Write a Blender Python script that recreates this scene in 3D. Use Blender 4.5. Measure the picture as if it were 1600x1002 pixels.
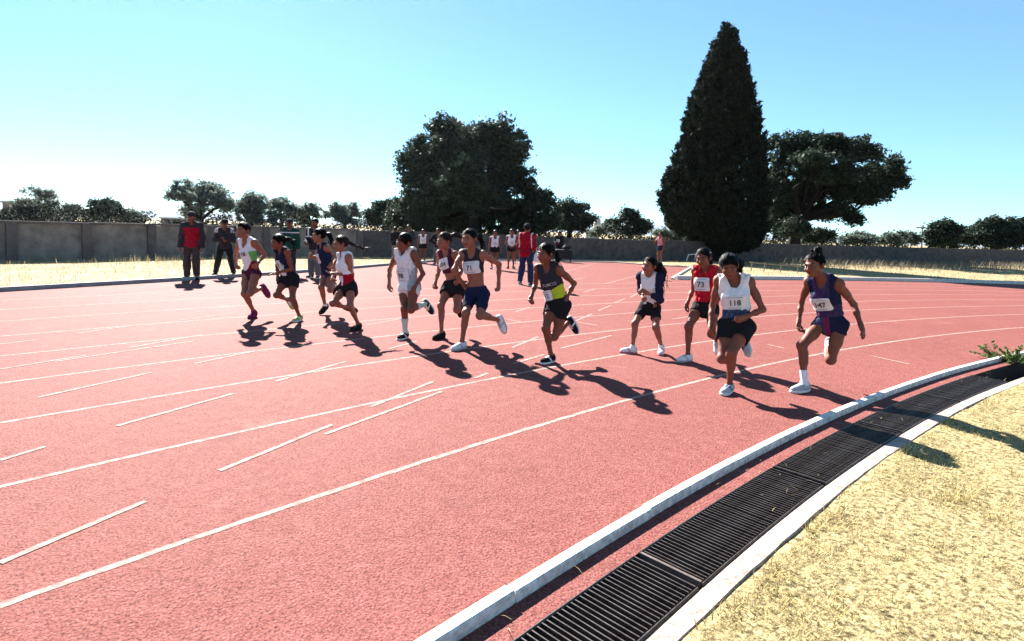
import bpy, math, random
import numpy as np
from mathutils import Vector, Matrix

# ---------------------------------------------------------------- camera, sky, sun, exposure
for _o in list(bpy.data.objects):
    bpy.data.objects.remove(_o)
scene = bpy.context.scene
COL = scene.collection

CAM_H, FPX, PITCH, ROLL, CYPX = 1.4463, 900.0, 0.066674, 0.035531, 420.0     # fitted to the lane lines
ARC_X, ARC_Y, ARC_R = 23.8127, -20.3885, 34.0605                            # bend of the running track

cam_data = bpy.data.cameras.new('camera')
cam = bpy.data.objects.new('camera', cam_data)
COL.objects.link(cam)
scene.camera = cam
cam_data.sensor_fit = 'HORIZONTAL'
cam_data.sensor_width = 36.0
cam_data.lens = 36.0 * FPX / 1600.0
cam_data.shift_y = -(501.0 - CYPX) / 1600.0
cam_data.clip_start = 0.05
cam_data.clip_end = 20000.0
cam.location = (0, 0, CAM_H)
_R = Matrix.Rotation(math.pi / 2 - PITCH, 3, 'X') @ Matrix.Rotation(ROLL, 3, 'Z')
cam.rotation_euler = _R.to_euler()

SUN_AZ = math.atan2(0.465, 0.885)          # to the left of straight ahead
SUN_EL = math.radians(33.5)
SUN_DIR = Vector((-math.sin(SUN_AZ) * math.cos(SUN_EL), math.cos(SUN_AZ) * math.cos(SUN_EL), math.sin(SUN_EL)))
sun_data = bpy.data.lights.new('sun', 'SUN')
sun_data.energy = 5.0
sun_data.angle = math.radians(0.53)
sun_data.color = (1.0, 0.95, 0.88)
sun = bpy.data.objects.new('sun', sun_data)
COL.objects.link(sun)
sun.location = SUN_DIR * 60
sun.rotation_euler = (-SUN_DIR).to_track_quat('-Z', 'Y').to_euler()

world = bpy.data.worlds.new('World')
scene.world = world
world.use_nodes = True
wn = world.node_tree.nodes
wl = world.node_tree.links
sky = wn.new('ShaderNodeTexSky')
sky.sky_type = 'NISHITA'
sky.sun_disc = False
sky.sun_elevation = SUN_EL
sky.sun_rotation = -SUN_AZ
sky.altitude = 2300.0
sky.air_density = 1.0
sky.dust_density = 0.0
sky.ozone_density = 1.0
tint = wn.new('ShaderNodeMix')                     # clear, slightly cyan winter sky
tint.data_type = 'RGBA'
tint.blend_type = 'MULTIPLY'
tint.inputs['Factor'].default_value = 1.0
tint.inputs[7].default_value = (0.74, 1.10, 1.25, 1)
soft = wn.new('ShaderNodeGamma')                  # the phone's sky is evener than the raw one
soft.inputs[1].default_value = 0.72
wl.new(sky.outputs[0], soft.inputs[0])
wl.new(soft.outputs[0], tint.inputs[6])
wl.new(tint.outputs[2], wn['Background'].inputs[0])
wn['Background'].inputs[1].default_value = 0.053

vs = scene.view_settings
vs.view_transform = 'Standard'
vs.look = 'None'
vs.gamma = 1.0
vs.use_curve_mapping = False
vs.exposure = 2.42
scene.cycles.use_denoising = True
scene.cycles.max_bounces = 5
scene.cycles.diffuse_bounces = 3
scene.cycles.glossy_bounces = 2
scene.cycles.transmission_bounces = 3
scene.cycles.transparent_max_bounces = 4
scene.cycles.sample_clamp_indirect = 4.0

rng = np.random.default_rng(7)
random.seed(7)


# ---------------------------------------------------------------- picking helpers (pixel of the photo -> real point)
def ray(x, y):
    u = (x - 800.0) / FPX
    v = (CYPX - y) / FPX
    c, s = math.cos(ROLL), math.sin(ROLL)
    a, b = u * c - v * s, u * s + v * c
    cp, sp = math.cos(PITCH), math.sin(PITCH)
    return np.array([a, cp + b * sp, -sp + b * cp])


def gnd(x, y, z=0.0):
    d = ray(x, y)
    return d * ((z - CAM_H) / d[2]) + np.array([0, 0, CAM_H])


def at(x, y, Y):
    d = ray(x, y)
    return d * (Y / d[1]) + np.array([0, 0, CAM_H])


def in_view(P, margin=60):
    """True for points of an (n,3) array that fall inside the photograph"""
    Q = P - np.array([0, 0, CAM_H])
    cp, sp = math.cos(PITCH), math.sin(PITCH)
    dep = np.maximum(Q[:, 1] * cp - Q[:, 2] * sp, 1e-4)
    b = (Q[:, 1] * sp + Q[:, 2] * cp) / dep
    a = Q[:, 0] / dep
    c, s = math.cos(ROLL), math.sin(ROLL)
    X = 800 + FPX * (a * c + b * s)
    Y = CYPX - FPX * (-a * s + b * c)
    return (X > -margin) & (X < 1600 + margin) & (Y > -margin) & (Y < 1002 + margin) & (dep > .3)


def arc_pt(off, ang, z=0.0):
    r = ARC_R + off
    return (ARC_X + r * math.cos(ang), ARC_Y + r * math.sin(ang), z)


def arc_ang(x, y):
    return math.atan2(y - ARC_Y, x - ARC_X)


# ---------------------------------------------------------------- object helpers
def tag(o, label=None, cat=None, group=None, kind=None):
    if label:
        o['label'] = label
    if cat:
        o['category'] = cat
    if group:
        o['group'] = group
    if kind:
        o['kind'] = kind
    return o


def empty(name, loc=(0, 0, 0)):
    o = bpy.data.objects.new(name, None)
    o.location = [float(c) for c in loc]
    o.empty_display_size = 0.2
    COL.objects.link(o)
    return o


def mesh_obj(name, verts, faces, mat, parent=None, smooth=False, midx=None, origin=None):
    """one mesh object; verts in world space, stored relative to the parent (or to origin)"""
    verts = np.asarray(verts, np.float32).reshape(-1, 3)
    if parent is not None:
        q = parent
        while q is not None:
            verts = verts - np.array(q.location, np.float32)
            q = q.parent
    elif origin is not None:
        verts = verts - np.array(origin, np.float32)
    me = bpy.data.meshes.new(name)
    if isinstance(faces, np.ndarray):
        nf, k = faces.shape
        me.vertices.add(len(verts))
        me.vertices.foreach_set('co', verts.ravel())
        me.loops.add(nf * k)
        me.loops.foreach_set('vertex_index', faces.astype(np.int32).ravel())
        me.polygons.add(nf)
        me.polygons.foreach_set('loop_start', (np.arange(nf) * k).astype(np.int32))
        me.polygons.foreach_set('loop_total', np.full(nf, k, np.int32))
        if midx is not None:
            me.polygons.foreach_set('material_index', midx.astype(np.int32))
        if smooth:
            me.polygons.foreach_set('use_smooth', np.ones(nf, bool))
        me.update(calc_edges=True)
        me.validate()
    else:
        me.from_pydata([tuple(map(float, v)) for v in verts], [], faces)
        if smooth:
            me.polygons.foreach_set('use_smooth', np.ones(len(me.polygons), bool))
        me.update()
    for m in (mat if isinstance(mat, (list, tuple)) else [mat]):
        me.materials.append(m)
    o = bpy.data.objects.new(name, me)
    COL.objects.link(o)
    if parent is not None:
        o.parent = parent
    elif origin is not None:
        o.location = [float(c) for c in origin]
    return o


class MB:
    """collects simple shapes into one mesh"""
    def __init__(s):
        s.v, s.f = [], []

    def box(s, c, size, ax=None, bevel=0.0):
        ax = np.eye(3) if ax is None else np.asarray(ax)
        n = len(s.v)
        h = np.asarray(size, float) / 2
        for k in range(8):
            q = np.array([h[0] * (1 if k & 1 else -1), h[1] * (1 if k & 2 else -1), h[2] * (1 if k & 4 else -1)])
            s.v.append(np.asarray(c) + q @ ax)
        for f in ((0, 2, 3, 1), (4, 5, 7, 6), (0, 1, 5, 4), (2, 6, 7, 3), (0, 4, 6, 2), (1, 3, 7, 5)):
            s.f.append(tuple(n + i for i in f))
        return s

    def tube(s, pts, rad, seg=8, cap=True):
        pts = [np.asarray(p, float) for p in pts]
        if not hasattr(rad, '__len__'):
            rad = [rad] * len(pts)
        n0 = len(s.v)
        up = np.array([0.13, 0.27, 0.95])
        for i, p in enumerate(pts):
            t = pts[min(i + 1, len(pts) - 1)] - pts[max(i - 1, 0)]
            t = t / (np.linalg.norm(t) + 1e-9)
            a = np.cross(t, up)
            if np.linalg.norm(a) < .05:
                a = np.cross(t, [1, 0, 0])
            a /= np.linalg.norm(a)
            b = np.cross(t, a)
            for k in range(seg):
                w = 2 * math.pi * k / seg
                s.v.append(p + rad[i] * (math.cos(w) * a + math.sin(w) * b))
        for i in range(len(pts) - 1):
            for k in range(seg):
                k2 = (k + 1) % seg
                s.f.append((n0 + i * seg + k, n0 + i * seg + k2, n0 + (i + 1) * seg + k2, n0 + (i + 1) * seg + k))
        if cap:
            s.f.append(tuple(n0 + k for k in reversed(range(seg))))
            s.f.append(tuple(n0 + (len(pts) - 1) * seg + k for k in range(seg)))
        return s

    def strip(s, left, right):
        n = len(s.v)
        m = len(left)
        s.v += [np.asarray(p, float) for p in left] + [np.asarray(p, float) for p in right]
        for i in range(m - 1):
            s.f.append((n + i, n + m + i, n + m + i + 1, n + i + 1))
        return s

    def build(s, name, mat, parent=None, smooth=False, origin=None):
        return mesh_obj(name, s.v, s.f, mat, parent, smooth, origin=origin)


# ---------------------------------------------------------------- materials
def new_mat(name):
    m = bpy.data.materials.new(name)
    m.use_nodes = True
    nt = m.node_tree
    return m, nt, nt.nodes['Principled BSDF']


def mat(name, col, rough=0.8, var=0.0, scale=8.0, bump=0.0, bscale=60.0, spec=0.3, col2=None, island=0.0, sss=0.0, trans=0.0, metal=0.0, detail=5.0):
    m, nt, p = new_mat(name)
    N, L = nt.nodes, nt.links
    p.inputs['Roughness'].default_value = rough
    p.inputs['Specular IOR Level'].default_value = spec
    p.inputs['Metallic'].default_value = metal
    base = N.new('ShaderNodeRGB')
    base.outputs[0].default_value = (*col, 1)
    out = base.outputs[0]
    tc = N.new('ShaderNodeTexCoord')
    if var > 0 or col2 is not None:
        nz = N.new('ShaderNodeTexNoise')
        nz.inputs['Scale'].default_value = scale
        nz.inputs['Detail'].default_value = detail
        nz.inputs['Roughness'].default_value = 0.65
        L.new(tc.outputs['Object'], nz.inputs['Vector'])
        mr = N.new('ShaderNodeMapRange')
        mr.inputs['From Min'].default_value = 0.35
        mr.inputs['From Max'].default_value = 0.65
        L.new(nz.outputs['Fac'], mr.inputs['Value'])
        mx = N.new('ShaderNodeMix')
        mx.data_type = 'RGBA'
        L.new(mr.outputs[0], mx.inputs['Factor'])
        c2 = col2 if col2 is not None else tuple(c * (1 - var) for c in col)
        L.new(out, mx.inputs[6])
        mx.inputs[7].default_value = (*c2, 1)
        out = mx.outputs[2]
    if island > 0:
        g = N.new('ShaderNodeNewGeometry')
        hs = N.new('ShaderNodeHueSaturation')
        mv = N.new('ShaderNodeMapRange')
        mv.inputs['To Min'].default_value = 1 - island
        mv.inputs['To Max'].default_value = 1 + island
        L.new(g.outputs['Random Per Island'], mv.inputs['Value'])
        L.new(mv.outputs[0], hs.inputs['Value'])
        L.new(out, hs.inputs['Color'])
        out = hs.outputs[0]
    L.new(out, p.inputs['Base Color'])
    if sss > 0:
        p.inputs['Subsurface Weight'].default_value = sss
        p.inputs['Subsurface Radius'].default_value = (0.02, 0.008, 0.004)
        p.inputs['Subsurface Scale'].default_value = 0.5
    if bump > 0:
        nb = N.new('ShaderNodeTexNoise')
        nb.inputs['Scale'].default_value = bscale
        nb.inputs['Detail'].default_value = 4.0
        L.new(tc.outputs['Object'], nb.inputs['Vector'])
        bp = N.new('ShaderNodeBump')
        bp.inputs['Strength'].default_value = bump
        bp.inputs['Distance'].default_value = 0.01
        L.new(nb.outputs['Fac'], bp.inputs['Height'])
        L.new(bp.outputs[0], p.inputs['Normal'])
    if trans > 0:                                  # thin leaves and blades let some light through
        tr = N.new('ShaderNodeBsdfTranslucent')
        L.new(out, tr.inputs['Color'])
        ms = N.new('ShaderNodeMixShader')
        ms.inputs[0].default_value = trans
        L.new(p.outputs[0], ms.inputs[1])
        L.new(tr.outputs[0], ms.inputs[2])
        L.new(ms.outputs[0], nt.nodes['Material Output'].inputs['Surface'])
    return m


def track_material():
    m, nt, p = new_mat('track_rubber')
    N, L = nt.nodes, nt.links
    tc = N.new('ShaderNodeTexCoord')

    def noise(scale, detail, rough=.6):
        n = N.new('ShaderNodeTexNoise')
        n.inputs['Scale'].default_value = scale
        n.inputs['Detail'].default_value = detail
        n.inputs['Roughness'].default_value = rough
        L.new(tc.outputs['Object'], n.inputs['Vector'])
        return n

    def ramp(src, a, b):
        r = N.new('ShaderNodeMapRange')
        r.inputs['From Min'].default_value = a
        r.inputs['From Max'].default_value = b
        L.new(src, r.inputs['Value'])
        return r.outputs[0]

    def mix(f, a, b, mode='MIX'):
        x = N.new('ShaderNodeMix')
        x.data_type = 'RGBA'
        x.blend_type = mode
        L.new(f, x.inputs['Factor'])
        for s, i in ((a, 6), (b, 7)):
            if isinstance(s, tuple):
                x.inputs[i].default_value = (*s, 1)
            else:
                L.new(s, x.inputs[i])
        return x.outputs[2]
    grain = noise(125.0, 3.0, .7)
    big = noise(0.55, 5.0)
    mid = noise(9.0, 4.0)
    vo = N.new('ShaderNodeTexVoronoi')
    vo.inputs['Scale'].default_value = 70.0
    L.new(tc.outputs['Object'], vo.inputs['Vector'])
    c = mix(ramp(big.outputs['Fac'], .35, .65), TRACK_A, TRACK_B)
    c = mix(ramp(mid.outputs['Fac'], .4, .75), c, TRACK_C)
    c = mix(ramp(grain.outputs['Fac'], .53, .62), c, TRACK_D)
    c = mix(ramp(grain.outputs['Fac'], .44, .36), c, (0.250, 0.109, 0.098))
    stain = noise(2.3, 8.0, .7)
    c = mix(ramp(stain.outputs['Fac'], .58, .74), c, (0.125, 0.043, 0.039))
    worn = noise(.9, 6.0, .75)
    c = mix(ramp(worn.outputs['Fac'], .60, .78), c, (0.257, 0.117, 0.101))
    pit = N.new('ShaderNodeMath')
    pit.operation = 'SUBTRACT'
    L.new(grain.outputs['Fac'], pit.inputs[0])
    L.new(vo.outputs['Distance'], pit.inputs[1])
    L.new(c, p.inputs['Base Color'])
    p.inputs['Roughness'].default_value = 0.8
    p.inputs['Specular IOR Level'].default_value = 0.045
    bp = N.new('ShaderNodeBump')
    bp.inputs['Strength'].default_value = 0.42
    bp.inputs['Distance'].default_value = 0.008
    L.new(pit.outputs[0], bp.inputs['Height'])
    L.new(bp.outputs[0], p.inputs['Normal'])
    return m


TRACK_A, TRACK_B, TRACK_C, TRACK_D = (0.181, 0.060, 0.051), (0.156, 0.049, 0.042), (0.200, 0.073, 0.064), (0.061, 0.019, 0.019)
M = {}
M['track'] = track_material()
M['line'] = mat('line_paint', (.33, .265, .24), .9, col2=(.22, .11, .095), scale=22.0, bump=.4, bscale=120, spec=.1)
M['ground'] = mat('dry_ground', (.34, .275, .155), .95, col2=(.20, .15, .085), scale=1.3, bump=.6, bscale=25, spec=.1)
M['straw'] = mat('straw', (.54, .445, .24), .75, col2=(.34, .275, .11), scale=2.2, island=.5, trans=.25, spec=.05)
M['straw2'] = mat('verge_straw', (.40, .325, .18), .8, col2=(.26, .20, .10), scale=.9, island=.4, trans=.3, spec=.2)
M['infield'] = mat('infield_thatch', (.41, .33, .17), .95, col2=(.05, .036, .018), scale=34, bump=1.0, bscale=70, spec=.05, detail=9)
M['weed'] = mat('weed_leaf', (.085, .13, .035), .6, island=.5, trans=.3)
M['kerb'] = mat('kerb_paint', (.76, .72, .68), .65, col2=(.40, .35, .31), scale=22, bump=.3, bscale=50)
M['concrete'] = mat('pale_concrete', (.36, .305, .275), .9, col2=(.20, .155, .135), scale=11, bump=.7, bscale=45)
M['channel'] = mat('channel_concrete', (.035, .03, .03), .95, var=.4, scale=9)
M['steel'] = mat('grate_steel', (.085, .072, .066), .5, col2=(.035, .024, .02), scale=30, metal=.3, spec=.3)
M['steel_pale'] = mat('worn_steel', (.17, .135, .12), .5, var=.4, scale=20, metal=.3)
M['wall'] = mat('wall_render', (.255, .215, .188), .95, col2=(.135, .112, .10), scale=2.4, bump=.5, bscale=20, spec=.1)
M['wall2'] = mat('block_wall', (.105, .090, .086), .95, col2=(.055, .049, .05), scale=3.5, bump=.8, bscale=9, spec=.1)
M['pillar'] = mat('pillar_concrete', (.14, .115, .11), .95, var=.35, scale=3, bump=.5, bscale=20, spec=.1)
M['bark'] = mat('bark', (.017, .014, .012), .95, var=.5, scale=7, bump=.8, bscale=18, spec=.1)
M['leaf'] = mat('oak_leaf', (.026, .040, .027), .6, island=.6, trans=.28, spec=.06)
M['leaf_hazed'] = mat('hazed_leaf', (.10, .125, .105), .6, island=.5, trans=.5, spec=.06)  # leaf colour lightened to imitate glare and haze over the far trees
M['kerb_grey'] = mat('grey_kerb', (.30, .28, .29), .8, col2=(.20, .185, .19), scale=9, bump=.3, bscale=50)
M['leaf_dark'] = mat('cypress_leaf', (.014, .019, .013), .8, island=.6, trans=.08, spec=.05)
M['hill'] = mat('hill_haze_tint', (.20, .24, .28), 1.0, var=.3, scale=.01, spec=0)  # blue-grey base colour stands in for distance haze
M['house'] = mat('house_plaster', (.42, .39, .35), .9, var=.2, scale=1.0)
M['roof'] = mat('roof_tile', (.45, .16, .10), .9, var=.3, scale=2.0)
M['dark'] = mat('dark_cloth', (.018, .018, .022), .8, var=.3, scale=10)
M['window'] = mat('window_glass', (.03, .035, .04), .2, spec=.6)
M['white_paint'] = mat('white_metal', (.80, .80, .80), .4, var=.1, scale=9)
M['wood'] = mat('weathered_wood', (.24, .20, .14), .85, var=.4, scale=12, bump=.4)
M['plastic'] = mat('plastic_bag', (.75, .76, .80), .3, trans=.3)
M['card'] = mat('bib_paper', (.62, .60, .61), .7, var=.06, scale=20)
M['ink'] = mat('number_ink', (.012, .012, .014), .6)
M['ink_grey'] = mat('small_print', (.30, .30, .34), .7)


def skin(name, col):
    return mat(name, col, .55, var=.18, scale=14, sss=.1, spec=.16)


M['skin_a'] = skin('skin_brown', (.19, .064, .039))
M['skin_b'] = skin('skin_tan', (.26, .102, .066))
M['lip'] = mat('lips', (.12, .025, .025), .45)
M['hair'] = mat('black_hair', (.004, .0035, .0035), .45, var=.3, scale=60, bump=.15, bscale=140, spec=.06)
M['hair_brown'] = mat('brown_hair', (.018, .011, .009), .5, var=.4, scale=60, bump=.2, bscale=140, spec=.08)
M['eye_white'] = mat('eye_white', (.22, .20, .19), .2, spec=.5)
M['iris'] = mat('iris', (.02, .012, .01), .15, spec=.6)


def cloth(name, col, var=.12, rough=.85, **k):
    return mat(name, col, rough, var=var, scale=k.pop('scale', 25), bump=.25, bscale=300, spec=.05, **k)


CL = dict(white=cloth('white_cloth', (.66, .65, .67), var=.03), black=cloth('black_cloth', (.014, .014, .016)), navy=cloth('navy_cloth', (.014, .017, .045)),
          red=cloth('red_cloth', (.40, .012, .026)), darkred=cloth('crimson_cloth', (.28, .006, .018)), yellow=cloth('lime_cloth', (.42, .50, .03)), grey=cloth('grey_cloth', (.05, .05, .055)),
          charcoal=cloth('charcoal_cloth', (.030, .027, .032)), green=cloth('bright_green_cloth', (.14, .40, .10)), bottle=cloth('bottle_green_cloth', (.012, .055, .042)),
          purple=cloth('purple_print', (.062, .022, .10), col2=(.022, .026, .06), scale=22), teal=cloth('teal_cloth', (.018, .065, .085), col2=(.06, .016, .10), scale=18),
          bluepat=cloth('blue_print', (.015, .025, .065), col2=(.07, .10, .17), scale=30), maroon=cloth('maroon_cloth', (.06, .015, .035)), plum=cloth('plum_cloth', (.16, .02, .08)),
          pink=cloth('pink_cloth', (.50, .16, .22)), brown=cloth('brown_trouser', (.048, .034, .036)), denim=cloth('denim', (.025, .035, .085)), khaki=cloth('grey_trouser', (.13, .125, .125)),
          lightgrey=cloth('light_grey_cloth', (.36, .36, .39)), lime_shoe=cloth('lime_shoe', (.30, .38, .12)), greyshoe=cloth('grey_shoe', (.34, .37, .40)), mint=cloth('mint_sock', (.46, .56, .55)))


# ---------------------------------------------------------------- the setting: ground, track, markings
A0, A1 = math.radians(35), math.radians(200)


def arc_list(off, a0, a1, n, z=0.0):
    return [arc_pt(off, a0 + (a1 - a0) * i / (n - 1), z) for i in range(n)]


# ground: one sheet out to the horizon, open only along the drain slot
def build_ground():
    seg = 360
    rad_in = [0.0, 4, 8, 14, 20, 26, 29, 30.5, 31.5, ARC_R - 1.775]
    rad_out = [ARC_R - 1.455, ARC_R, 38, 46, 60, 90, 160, 400, 900, 1880]
    V, F = [], []
    for rads in (rad_in, rad_out):
        n0 = len(V)
        for r in rads:
            for k in range(seg):
                w = 2 * math.pi * k / seg
                V.append((ARC_X + r * math.cos(w), ARC_Y + r * math.sin(w), 0.0))
        for i in range(len(rads) - 1):
            for k in range(seg):
                k2 = (k + 1) % seg
                F.append((n0 + i * seg + k, n0 + i * seg + k2, n0 + (i + 1) * seg + k2, n0 + (i + 1) * seg + k))
    o = mesh_obj('ground', V, [f for f in F if len(set(f)) == 4], M['ground'])
    tag(o, 'dry yellow ground around the running track', kind='structure')


build_ground()

LEFT_KERB = [(-9.29, 10.41), (-8.53, 11.77), (-7.55, 13.54), (-6.29, 16.14), (-5.25, 18.86), (-4.02, 22.53), (-2.87, 25.3)]
CHUTE_END = [(1.9, 27.9), (5.2, 28.9), (6.5, 27.6), (8.4, 26.9)]
TIP = (5.32, 19.07)
A_TIP = arc_ang(*TIP)
A_LK = arc_ang(*LEFT_KERB[0])
outer_left = [arc_pt(11.15, a)[:2] for a in np.linspace(A1, A_LK, 30)][:-1] + LEFT_KERB
outer_right = [arc_pt(9.5, a)[:2] for a in np.linspace(A_TIP, A0, 70)]


def build_track():
    pts = [p[:2] for p in arc_list(-1.455, A0, A1, 140)] + outer_left + CHUTE_END + [TIP] + outer_right[1:]
    o = mesh_obj('running_track', [(x, y, .004) for x, y in pts], [tuple(reversed(range(len(pts))))], M['track'])
    tag(o, 'pink red rubber running track with worn white lane lines', kind='structure')
    return o


track = build_track()


def ribbon(pts, w, z, name='lane_line', parent=None, m=None):
    pts = [np.array([p[0], p[1], z]) for p in pts]
    if len(pts) < 5:                                      # fine steps so the painted edge can be a little ragged
        L_ = np.linalg.norm(pts[-1] - pts[0])
        k_ = max(3, int(L_ / .06))
        pts = [pts[0] + (pts[-1] - pts[0]) * i / k_ for i in range(k_ + 1)]
    lf, rt = [], []
    for i, p in enumerate(pts):
        t = pts[min(i + 1, len(pts) - 1)] - pts[max(i - 1, 0)]
        t /= np.linalg.norm(t)
        nrm = np.array([-t[1], t[0], 0])
        lf.append(p + nrm * (w / 2 + random.uniform(-.004, .003)))
        rt.append(p - nrm * (w / 2 + random.uniform(-.004, .003)))
    return MB().strip(rt, lf).build(name, m or M['line'], parent)


for k in range(8):
    ribbon(arc_list(k * 1.22, A0 + .5, A1 - .7, 700), .041, .0055, parent=track)
ribbon(arc_list(9.75, A_LK - .05, A1, 60), .041, .0055, parent=track)
MARKS = [(0, 882, 227, 785), (343, 737, 518, 665), (60, 622, 237, 583), (182, 667, 365, 616), (0, 578, 135, 556), (85, 566, 302, 534), (202, 544, 317, 524), (304, 569, 400, 549),
         (119, 522, 225, 507), (282, 501, 367, 490), (0, 539, 57, 532), (430, 597, 540, 566), (579, 637, 677, 597), (507, 680, 690, 613), (607, 546, 652, 534), (572, 509, 625, 499),
         (742, 592, 762, 584), (800, 544, 841, 527), (877, 545, 955, 525), (802, 569, 850, 555), (900, 502, 925, 491), (935, 486, 954, 478), (960, 474, 977, 467), (985, 465, 998, 458),
         (902, 504, 932, 509), (1052, 499, 1080, 495), (1362, 557, 1422, 570), (1200, 539, 1225, 545), (0, 721, 71, 699), (895, 438, 915, 434), (945, 444, 995, 431), (912, 457, 930, 452),
         (790, 499, 815, 504), (805, 488, 828, 481)]
for x0, y0, x1, y1 in MARKS:
    a, b = gnd(x0, y0), gnd(x1, y1)
    ribbon([a, (a + b) / 2, b], .037, .0068, name='stagger_mark', parent=track)
# lines of the straight that runs off behind the bend
for a, b in (((-7.6, 10.6), (-1.9, 25.9)), ((-6.3, 10.5), (-.5, 26.2)), ((-2.6, 17.5), (.9, 26.8)), ((-1.0, 17.6), (2.4, 27.3)), ((1.2, 18.6), (4.0, 27.5))):
    ribbon([a, ((a[0] + b[0]) / 2, (a[1] + b[1]) / 2), b], .032, .0080, name='straight_line', parent=track)


# kerbs -----------------------------------------------------------
def bar_along(pts, w, z0, z1, name, m, parent=None, closed_ends=True):
    """rectangular bar with slightly rounded top along a plan polyline"""
    pts = [np.array([p[0], p[1], 0.0]) for p in pts]
    prof = [(-w / 2, z0), (-w / 2, z1 - .008), (-w / 2 + .008, z1), (w / 2 - .008, z1), (w / 2, z1 - .008), (w / 2, z0)]
    V, F = [], []
    for i, p in enumerate(pts):
        t = pts[min(i + 1, len(pts) - 1)] - pts[max(i - 1, 0)]
        t /= np.linalg.norm(t)
        nrm = np.array([-t[1], t[0], 0])
        for o, z in prof:
            V.append(p + nrm * o + np.array([0, 0, z]))
    n = len(prof)
    for i in range(len(pts) - 1):
        for k in range(n - 1):
            F.append((i * n + k, (i + 1) * n + k, (i + 1) * n + k + 1, i * n + k + 1))
    F.append(tuple(range(n)))
    F.append(tuple((len(pts) - 1) * n + k for k in reversed(range(n))))
    return mesh_obj(name, V, F, m, parent)


inner_kerb = tag(empty('inner_kerb', arc_pt(-1.29, math.radians(137))), kind='structure')
a = math.radians(147)
while a > math.radians(96):
    da = 1.0 / (ARC_R - 1.29)
    jit = random.uniform(-.004, .004)
    bar_along([arc_pt(-1.29 + jit, a - da * t * .994)[:2] for t in (0, .25, .5, .75, 1)], .062, -.02, .052 + random.uniform(-.003, .003), 'kerb_block', M['kerb'], inner_kerb)
    a -= da
kerb_l = tag(empty('outer_kerb', (*LEFT_KERB[2], 0)), kind='structure')
bar_along([arc_pt(11.15, q)[:2] for q in np.linspace(A_LK + .25, A_LK, 10)][:-1] + LEFT_KERB, .09, -.02, .085, 'kerb_bar', M['kerb_grey'], kerb_l)
bar_along(LEFT_KERB[-1:] + CHUTE_END, .09, -.02, .05, 'kerb_bar', M['kerb_grey'], kerb_l)
kerb_r = tag(empty('far_kerb', (*TIP, 0)), kind='structure')
bar_along([arc_pt(9.5, q)[:2] for q in np.linspace(A_TIP - .004, A0, 80)], .12, -.02, .13, 'kerb_bar', M['kerb'], kerb_r)
bar_along([(8.4, 26.9), TIP], .08, -.02, .07, 'kerb_bar', M['kerb'], kerb_r)

# drain: channel, grates, concrete edging ------------------------------------------------
ch = MB()
A_D0, A_D1 = math.radians(95), math.radians(150)
o1 = arc_list(-1.775, A_D0, A_D1, 120)
i1 = arc_list(-1.775, A_D0, A_D1, 120, -.32)
i2 = arc_list(-1.455, A_D0, A_D1, 120, -.32)
o2 = arc_list(-1.455, A_D0, A_D1, 120, .003)
ch.strip(o1, i1).strip(i1, i2).strip(i2, o2)
tag(ch.build('drain_channel', M['channel']), kind='structure')


def build_edging():
    n = 260
    V, F = [], []
    for i in range(n):
        q = math.radians(148) + (math.radians(95) - math.radians(148)) * i / (n - 1)
        wob = .003 * math.sin(i * .3) + random.uniform(-.003, .003)
        ztop = .014 + .003 * math.sin(i * .21)
        for off, z in ((-1.785, -.05), (-1.785, ztop - .006), (-1.793, ztop), (-1.872 - wob, ztop + .002), (-1.892 - wob, -.02)):
            V.append(arc_pt(off, q, z))
    for i in range(n - 1):
        for k in range(4):
            F.append((i * 5 + k, i * 5 + k + 1, i * 5 + 5 + k + 1, i * 5 + 5 + k))
    o = mesh_obj('concrete_edging', V, F, M['concrete'])
    tag(o, kind='structure')


build_edging()

# the infield lawn, a sheet just above the ground
def build_infield():
    V, F = [], []
    n, m_ = 160, 46
    for i in range(n):
        q = math.radians(96) + math.radians(60) * i / (n - 1)
        for j in range(m_):
            off = -1.865 - (j / (m_ - 1)) ** 1.6 * 9.0
            x, y, _ = arc_pt(off, q)
            z = .006 + (.010 * (math.sin(x * 5.1 + y * 2.2) * math.sin(y * 4.3 - x) + .5 * math.sin(x * 13 + y * 9)) + .012) * min(1, j / 3)
            V.append((x, y, z))
    for i in range(n - 1):
        for j in range(m_ - 1):
            F.append((i * m_ + j, (i + 1) * m_ + j, (i + 1) * m_ + j + 1, i * m_ + j + 1))
    tag(mesh_obj('infield', V, F, M['infield'], smooth=True), kind='structure')


build_infield()

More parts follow.
